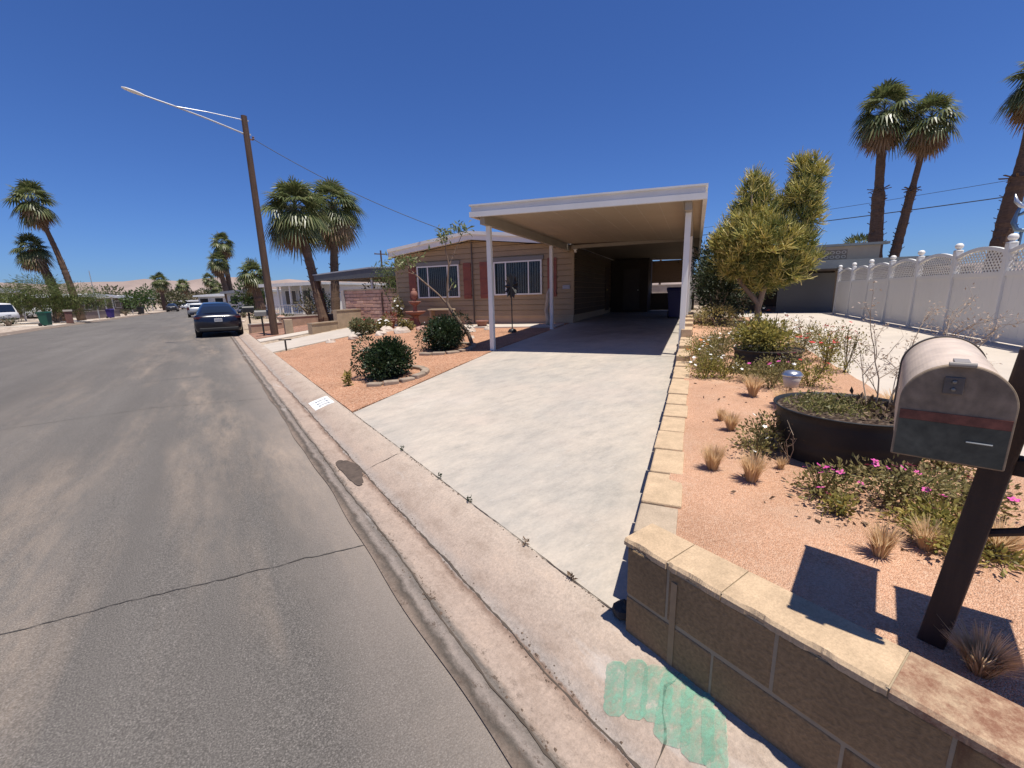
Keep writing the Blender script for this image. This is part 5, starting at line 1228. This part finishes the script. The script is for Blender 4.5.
m = MB(); m.box(1.6,9,0,5.4,.3,2.75); m.build('wall', wwall, t)
MB().box(-.1,9.2,-.3,5.7,2.76,2.92).build('roof', M('grey_white_roof', (.50,.51,.52), .6), t)
MB().box(-.14,-.105,-.3,5.7,2.70,2.94).build('fascia', white, t)
for y in (0,1.3,2.5,3.8,5.2): MB().box(.0,.12,y-.07,y+.07,.3,2.69).build('post', white, t)
MB().box(1.54,1.59,.6,1.5,.7,2.5).build('door', M('dark_screen_door', (.05,.055,.06), .5), t)
for a in (2.1,3.7):
    w = MB().box(1.55,1.59,a-.05,a+1.25,1.2,2.45).build('window', white, t); MB().box(1.535,1.548,a+.02,a+1.18,1.27,2.38).build('pane', bpy.data.materials['dark_pane'], w)
m = MB(); m.box(.03,.08,.1,5.1,1.25,1.31); m.box(.03,.08,.1,5.1,.62,.67)
for k in range(26): m.box(.04,.07,.15+k*.19,.18+k*.19,.67,1.25)
m.build('railing', white, t)
MB().box(-.1,1.6,-.1,5.4,.3,.58).build('porch_floor', MCW, t)
def row_house(label, loc, rz, W, D, H, wm, roofm, port=0, seed=0, grp='low houses down the street'):
    """local x = depth away from the front, y = width; a flat overhanging roof, windows and an open carport bay"""
    t = thing('row_house', label, 'house', loc, rz, grp); rr = random.Random(seed)
    MB().box(0, D, port, W, 0, H).build('wall', wm, t)
    MB().prism([(-.5,H+.002),(W+.5,H+.002),(W+.5,H+.28),(W*.5,H+.50),(-.5,H+.28)], lambda p: (-.6,p[0],p[1]), lambda p: (D+.5,p[0],p[1])).build('roof', roofm, t)
    if port:
        for y in (.15, port*.5): MB().box(-.3,-.18,y-.06,y+.06,0,H).build('post', white, t)
        MB().box(D-.2, D, .1, port-.01, 0, H).build('rear_wall', dwall, t)
    y = port+.7
    while y+1.5 < W:
        w = MB(); w.box(-.05,-.001,y-.07,y+1.47,.95,1.02); w.box(-.05,-.001,y-.07,y+1.47,2.1,2.17); w.box(-.05,-.001,y-.07,y,1.02,2.1); w.box(-.05,-.001,y+1.4,y+1.47,1.02,2.1); w = w.build('window', white, t)
        MB().box(-.03,-.002,y,y+1.4,1.02,2.1).build('pane', bpy.data.materials['dark_pane'], w); y += 2.6
    return t
LR = math.pi-R(28)
row_house('low house with white roof at the left frame edge behind the desert tree', (-16.0,66,.2), math.pi-.2, 9, 8, 2.9, dwall, wroof, 4, 1)
row_house('low brown house with white carport roof across the street, right of the desert tree', (-11.4,84,.2), math.pi-.35, 7.5, 8, 2.55, dwall, wroof, 3.6, 2)
row_house('low house with pale roof across the street near the black bin', (-10.8,104,.2), math.pi-.35, 8, 8, 2.6, dwall, wroof, 4, 3)
row_house('house with low roof across the street, almost at its end', (-10.2,122,.2), math.pi-.35, 8, 8, 2.5, dwall, wroof, 4, 4)
row_house('long white roofed building closing the end of the street', (2.8,172,.0), math.pi/2, 14, 8, 2.15, dwall, wroof, 9, 5)
row_house('white house behind the leaning palms on the right of the street', (5.5,92,.3), R(-60)+math.pi/2+.5, 8, 8, 2.4, wwall, wroof, 3, 6)
row_house('white walled house behind the round tree on the right of the street', (6.5,66,.3), ROT, 8, 8, 2.5, wwall, M('grey_roof', (.3,.3,.3), .7), 0, 7)
low_wall_m = M('brown_garden_wall', (.26,.20,.165), .9, .12, 2)
t = thing('garden_wall', 'long low brown wall along the far verge beside the purple bin', 'wall', (-11.6,66.5,.12), 0)
m = MB(); m.bar((0,0,.42),(1.6,11,.42),.25,.85); m.build('wall', low_wall_m, t); MB().bar((0,0,.872),(1.6,11,.872),.32,.05).build('coping', M('wall_coping', (.38,.31,.26), .9), t)
t = thing('brick_mailbox', 'red brown brick mailbox pillar with a pale cap across the street', 'mailbox', (-10.4,54.4,.12), .2)
MB().box(-.24,.24,-.24,.24,0,1.05).build('pillar', M('red_brown_brick', (.15,.075,.06), .9, .25, 9), t, bevel=.015); MB().box(-.3,.3,-.3,.3,1.052,1.2).build('cap', MCW, t)
o = MB().tube([(0,0,0),(0,0,5.2)], [.06,.03], 6).build('antenna_mast', M('grey_mast', (.35,.35,.36), .5)); o.location = (-10.2,66,.2); tag(o, 'thin grey mast beside the brown house across the street', 'mast')

# ------------------------------------------------------------------ vehicles
def lerp(xs, ys_, x): return float(np.interp(x, xs, ys_))
tyre = M('tyre_rubber', (.018,.018,.018), .85, .1); rimm = M('grey_wheel_rim', (.16,.165,.17), .35, .1, metal=.8)
cglass = M('dark_car_glass', (.012,.016,.022), .04, .05, spec=1.0); tail = M('tail_lamp_red', (.06,.004,.006), .2, .1, spec=.6); platem = M('licence_plate', (.42,.43,.44), .5, .05); blackpl = M('black_bumper_plastic', (.015,.015,.016), .6, .1)
def car(label, loc, rz, paint, L_=4.75, W=1.92, H=1.62, kindc='hatch', grp=None, cat='car'):
    t = thing('parked_car', label, cat, loc, rz, grp); hl = L_/2; hw = W/2
    if kindc == 'hatch':
        st = [(-1,.74,.50,.92),(-.985,.86,.40,1.0),(-.95,.93,.30,1.06),(-.87,.975,.24,1.07),(-.6,1,.20,1.03),(-.1,1,.19,.98),(.45,1,.19,.96),(.72,.985,.20,.89),(.88,.93,.24,.80),(.97,.80,.28,.70),(1,.62,.36,.62)]
        cb = [(-.93,.80,.72,1.06),(-.80,.83,.66,1.24),(-.62,.85,.62,1.42),(-.42,.86,.60,1.54),(-.15,.86,.585,1.605),(.05,.86,.58,1.62),(.25,.86,.575,1.575),(.42,.85,.59,1.38),(.60,.82,.66,1.0)]
    else:
        st = [(-1,.88,.45,1.02),(-.985,.94,.38,1.08),(-.95,.97,.32,1.1),(-.6,1,.30,1.1),(-.1,1,.30,1.08),(.45,1,.30,1.08),(.75,.99,.32,1.04),(.93,.94,.34,.96),(1,.84,.42,.86)]
        cb = [(-.97,.90,.78,1.08),(-.94,.90,.76,1.50),(-.88,.90,.74,H-.05),(-.6,.90,.72,H),(-.1,.90,.72,H),(.12,.90,.72,H-.04),(.30,.89,.74,1.45),(.46,.87,.78,1.05)]
    sc_z = 1.0
    m = MB(); sx_ = [s[0] for s in st]; N = 34; xs = [-1+2*i/(N-1) for i in range(N)]; K = None
    for x in xs:
        w = lerp(sx_, [s[1] for s in st], x)*hw; zb = lerp(sx_, [s[2] for s in st], x); zt = lerp(sx_, [s[3] for s in st], x)
        half = [(.0,zb),(w*.80,zb),(w*.93,zb+.05),(w*.985,zb+.18),(w,(zb+zt)*.5),(w*.985,zt-.16),(w*.94,zt-.05),(w*.85,zt),(w*.5,zt+.015),(0,zt+.02)]
        ring = half+[(-a, b) for a, b in half[-2:0:-1]]; K = len(ring); m.v += [(x*hl, a, b) for a, b in ring]
    m.f += [(i*K+k, i*K+(k+1)%K, (i+1)*K+(k+1)%K, (i+1)*K+k) for i in range(N-1) for k in range(K)]+[tuple(range(K))[::-1], tuple((N-1)*K+k for k in range(K))]
    m.build('body', paint, t, smooth=True)
    cx = [c[0] for c in cb]
    def cs(x): return lerp(cx, [c[1] for c in cb], x)*hw, lerp(cx, [c[2] for c in cb], x)*hw, lerp(cx, [c[3] for c in cb], x), lerp(sx_, [s[3] for s in st], x)-.02
    m = MB(); N = 30; xs = [cx[0]+(cx[-1]-cx[0])*i/(N-1) for i in range(N)]
    for x in xs:
        wb, wt, zt, z0 = cs(x); zt = max(zt, z0+.01); md = (z0+zt)/2
        half = [(wb,z0),(wb*.99+.0,z0+(zt-z0)*.25),(wt*.55+wb*.45+.015,md+(zt-z0)*.12),(wt+.01,zt-(zt-z0)*.13),(wt*.9,zt-.025*(zt-z0)/.6),(wt*.5,zt-.004),(0,zt)]
        ring = half+[(-a, b) for a, b in half[-2::-1]]; K = len(ring); m.v += [(x*hl, a, b) for a, b in ring]
    m.f += [(i*K+k, i*K+k+1, (i+1)*K+k+1, (i+1)*K+k) for i in range(N-1) for k in range(K-1)]+[tuple(range(K)), tuple((N-1)*K+k for k in range(K))[::-1]]
    m.build('cabin', paint, t, smooth=True)
    def patch(name, x0, x1, ys0, n=10, parent=t):
        p = MB(); q = []
        for i in range(n+1):
            x = x0+(x1-x0)*i/n; wb, wt, zt, z0 = cs(x)
            for s in np.linspace(-ys0, ys0, 9): q.append((x*hl, s*wt, zt+.012-.02*s*s))
        p.add(q, [(i*9+k, i*9+k+1, (i+1)*9+k+1, (i+1)*9+k) for i in range(n) for k in range(8)]); return p.build(name, cglass, parent, smooth=True)
    if kindc == 'hatch': patch('rear_window', -.88, -.45, .90); patch('windscreen', .27, .56, .92); patch('glass_roof', -.40, .22, .86)
    else:
        p = MB(); wb, wt, zt, z0 = cs(-.95); p.add([(-.985*hl,-wt*.88,1.14),(-.985*hl,wt*.88,1.14),(-.925*hl,wt*.82,H-.16),(-.925*hl,-wt*.82,H-.16)], [(0,1,2,3)]); p.build('rear_window', cglass, t); patch('windscreen', .15, .43, .92)
    for sd in (-1, 1):
        for (a, b) in (((-.60,-.12),(-.09,.33)) if kindc == 'hatch' else ((-.84,-.48),(-.44,-.10),(-.06,.28))):
            p = MB(); q = []
            for i in range(9):
                x = a+(b-a)*i/8; wb, wt, zt, z0 = cs(x); h_ = zt-z0
                q += [(x*hl, sd*(wb*.992+.012), z0+h_*.16), (x*hl, sd*(wt*.55+wb*.45+.030), z0+h_*.60), (x*hl, sd*(wt+.028), z0+h_*.84)]
            p.add(q, [(3*i+k, 3*i+k+1, 3*i+4+k, 3*i+3+k) for i in range(8) for k in range(2)]); p.build('side_window', cglass, t, smooth=True)
        zz = .98 if kindc == 'hatch' else 1.0
        MB().box(-hl+.012 if kindc != 'hatch' else -hl+.03, -hl+.34, sd*(hw*.52) if sd < 0 else hw*.52, sd*(hw*.52)+sd*hw*.0+(sd*hw*.40), .80 if kindc == 'hatch' else .85, .93 if kindc == 'hatch' else 1.15).build('tail_lamp', tail, t, bevel=.03) if False else None
        tl = MB(); 
        if kindc == 'hatch': tl.prism([(-hl+.075,.56*hw),(-hl+.035,.60*hw),(-hl+.05,.84*hw),(-hl+.16,.935*hw),(-hl+.34,.962*hw),(-hl+.34,.90*hw)], lambda p: (p[0]-.012, sd*(p[1]+.012), .87), lambda p: (p[0]-.012, sd*(p[1]+.012), .97))
        else: tl.box(-hl-.01, -hl+.2, sd*hw*.80-.06, sd*hw*.80+.10*sd+.06, .8, 1.14)
        tl.build('tail_lamp', tail, t, bevel=.01)
        mm = MB(); mm.box(.26*hl, .32*hl, min(sd*hw*.98, sd*(hw+.17)), max(sd*hw*.98, sd*(hw+.17)), 1.0, 1.13); mm.build('mirror', paint, t, bevel=.03)
        for x in (-.60*hl, .61*hl):
            r = .355 if kindc == 'hatch' else .37
            Mw = Matrix.Translation((x, sd*(hw-.125), r)) @ Matrix.Rotation(math.pi/2, 4, 'X')
            w = MB(); w.lathe([(r*.62,-.115),(r*.93,-.12),(r,-.09),(r,.09),(r*.93,.12),(r*.62,.115)], n=24); w.v = [tuple(Mw @ Vector(p)) for p in w.v]; w = w.build('wheel', tyre, t, smooth=True)
            d = MB(); d.lathe([(0,.10),(r*.2,.11),(r*.62,.085),(r*.62,-.085),(r*.2,-.11),(0,-.10)], n=20); d.v = [tuple(Mw @ Vector(p)) for p in d.v]; d.build('rim', rimm, w, smooth=True)
    zb = .30 if kindc == 'hatch' else .42
    MB().box(-hl-.01, -hl+.4, -hw*.80, hw*.80, zb, zb+.18).build('bumper', blackpl, t, bevel=.05)
    p = MB().box(-hl-.025, -hl+.03, -.155, .155, .73, .88).build('licence_plate', platem, t, bevel=.004)
    q = MB()
    for k in range(6): q.box(-hl-.0285, -hl-.0255, -.12+k*.042, -.096+k*.042, .78, .835)
    q.build('plate_figure', M('plate_blue', (.05,.06,.12), .5) if 'plate_blue' not in bpy.data.materials else bpy.data.materials['plate_blue'], p)
    MB().box(-hl+.005, -hl+.08, -hw*.62, hw*.62, .66, .685).build('trim_strip', M('dull_chrome', (.06,.06,.065), .35, metal=.6) if 'dull_chrome' not in bpy.data.materials else bpy.data.materials['dull_chrome'], t)
    return t
navy = M('dark_navy_car_paint', (.007,.009,.020), .25, .05, spec=.5); navy.node_tree.nodes['Principled BSDF'].inputs['Coat Weight'].default_value = .25
wpaint = M('white_car_paint', (.66,.66,.66), .3, .03, spec=.6); gpaint = M('silver_car_paint', (.38,.39,.40), .3, .05, metal=.3); dpaint = M('dark_grey_car_paint', (.04,.04,.045), .3, .05)
VG = 'vehicles parked along the street'
car('dark navy hatchback parked at the kerb, seen from behind', (.28,26.4,.005), R(90), navy, grp=VG)
car('silver car half hidden beyond the dark navy hatchback', (-1.15,62,.04), R(91), gpaint, 4.6, 1.85, 1.6, 'suv', VG)
car('white vehicle with black windows cut by the left frame edge', (-15.6,54.0,.2), R(150), wpaint, 4.7, 1.9, 1.85, 'suv', VG)
car('white car further back, right of the one cut by the left frame edge', (-16.6,78,.25), R(160), wpaint, 4.6, 1.85, 1.5, 'hatch', VG)
car('dark car parked far down the street on the left side', (-6.1,112,.05), R(88), dpaint, 4.6, 1.85, 1.5, 'hatch', VG)
car('small dark car at the very end of the street', (-3.2,140,.05), R(90), dpaint, 4.6, 1.85, 1.6, 'suv', VG)
car('white car at the end of the street before the long white roof', (-4.6,150,.05), R(60), wpaint, 4.6, 1.85, 1.5, 'hatch', VG)

# ------------------------------------------------------------------ light, sky, camera
SD = Vector((.045,-.245,1.)).normalized()
el = math.asin(SD.z); az = math.atan2(SD.x, SD.y)
sd = bpy.data.lights.new('Sun', 'SUN'); sd.energy = 5.0; sd.angle = R(.53); sd.color = (1,.945,.85)
so = bpy.data.objects.new('Sun', sd); col.objects.link(so); so.rotation_euler = SD.to_track_quat('Z', 'Y').to_euler()
w = bpy.data.worlds.new('World'); sc.world = w; w.use_nodes = True; nt = w.node_tree
sky = nt.nodes.new('ShaderNodeTexSky'); sky.sky_type = 'NISHITA'; sky.sun_disc = False; sky.sun_elevation = el; sky.sun_rotation = az
sky.altitude = 100; sky.air_density = 1.0; sky.dust_density = .25; sky.ozone_density = 3.0
bg = nt.nodes['Background']; bg.inputs[1].default_value = .066; tn = nt.nodes.new('ShaderNodeMix'); tn.data_type = 'RGBA'; tn.blend_type = 'MULTIPLY'; tn.inputs[0].default_value = 1; tn.inputs[7].default_value = (.49,.745,1.30,1)
nt.links.new(sky.outputs[0], tn.inputs[6]); nt.links.new(tn.outputs[2], bg.inputs[0])
F = 420.; NAD = (563.5, 384+F*F/89.); SVP = (208, 303); HC = 1.60
def ray(px, py): return Vector((px-512, -(py-384), -F))
up = -ray(*NAD); up.normalize(); s = ray(*SVP); fy = (s-up*s.dot(up)).normalized(); fx = fy.cross(up)
cd = bpy.data.cameras.new('Camera'); cd.sensor_width = 36; cd.lens = F/1024*36; cd.clip_start = .05; cd.clip_end = 12000
co = bpy.data.objects.new('Camera', cd); col.objects.link(co)
Mc = Matrix((fx, fy, up)).to_4x4(); Mc.translation = (0, 0, HC); co.matrix_world = Mc; sc.camera = co
vs_ = sc.view_settings; vs_.view_transform = 'Standard'; vs_.look = 'None'; vs_.gamma = 1; vs_.exposure = 0.33; vs_.use_curve_mapping = False
sc.cycles.max_bounces = 6; sc.cycles.diffuse_bounces = 4; sc.cycles.transparent_max_bounces = 12; sc.cycles.use_denoising = True
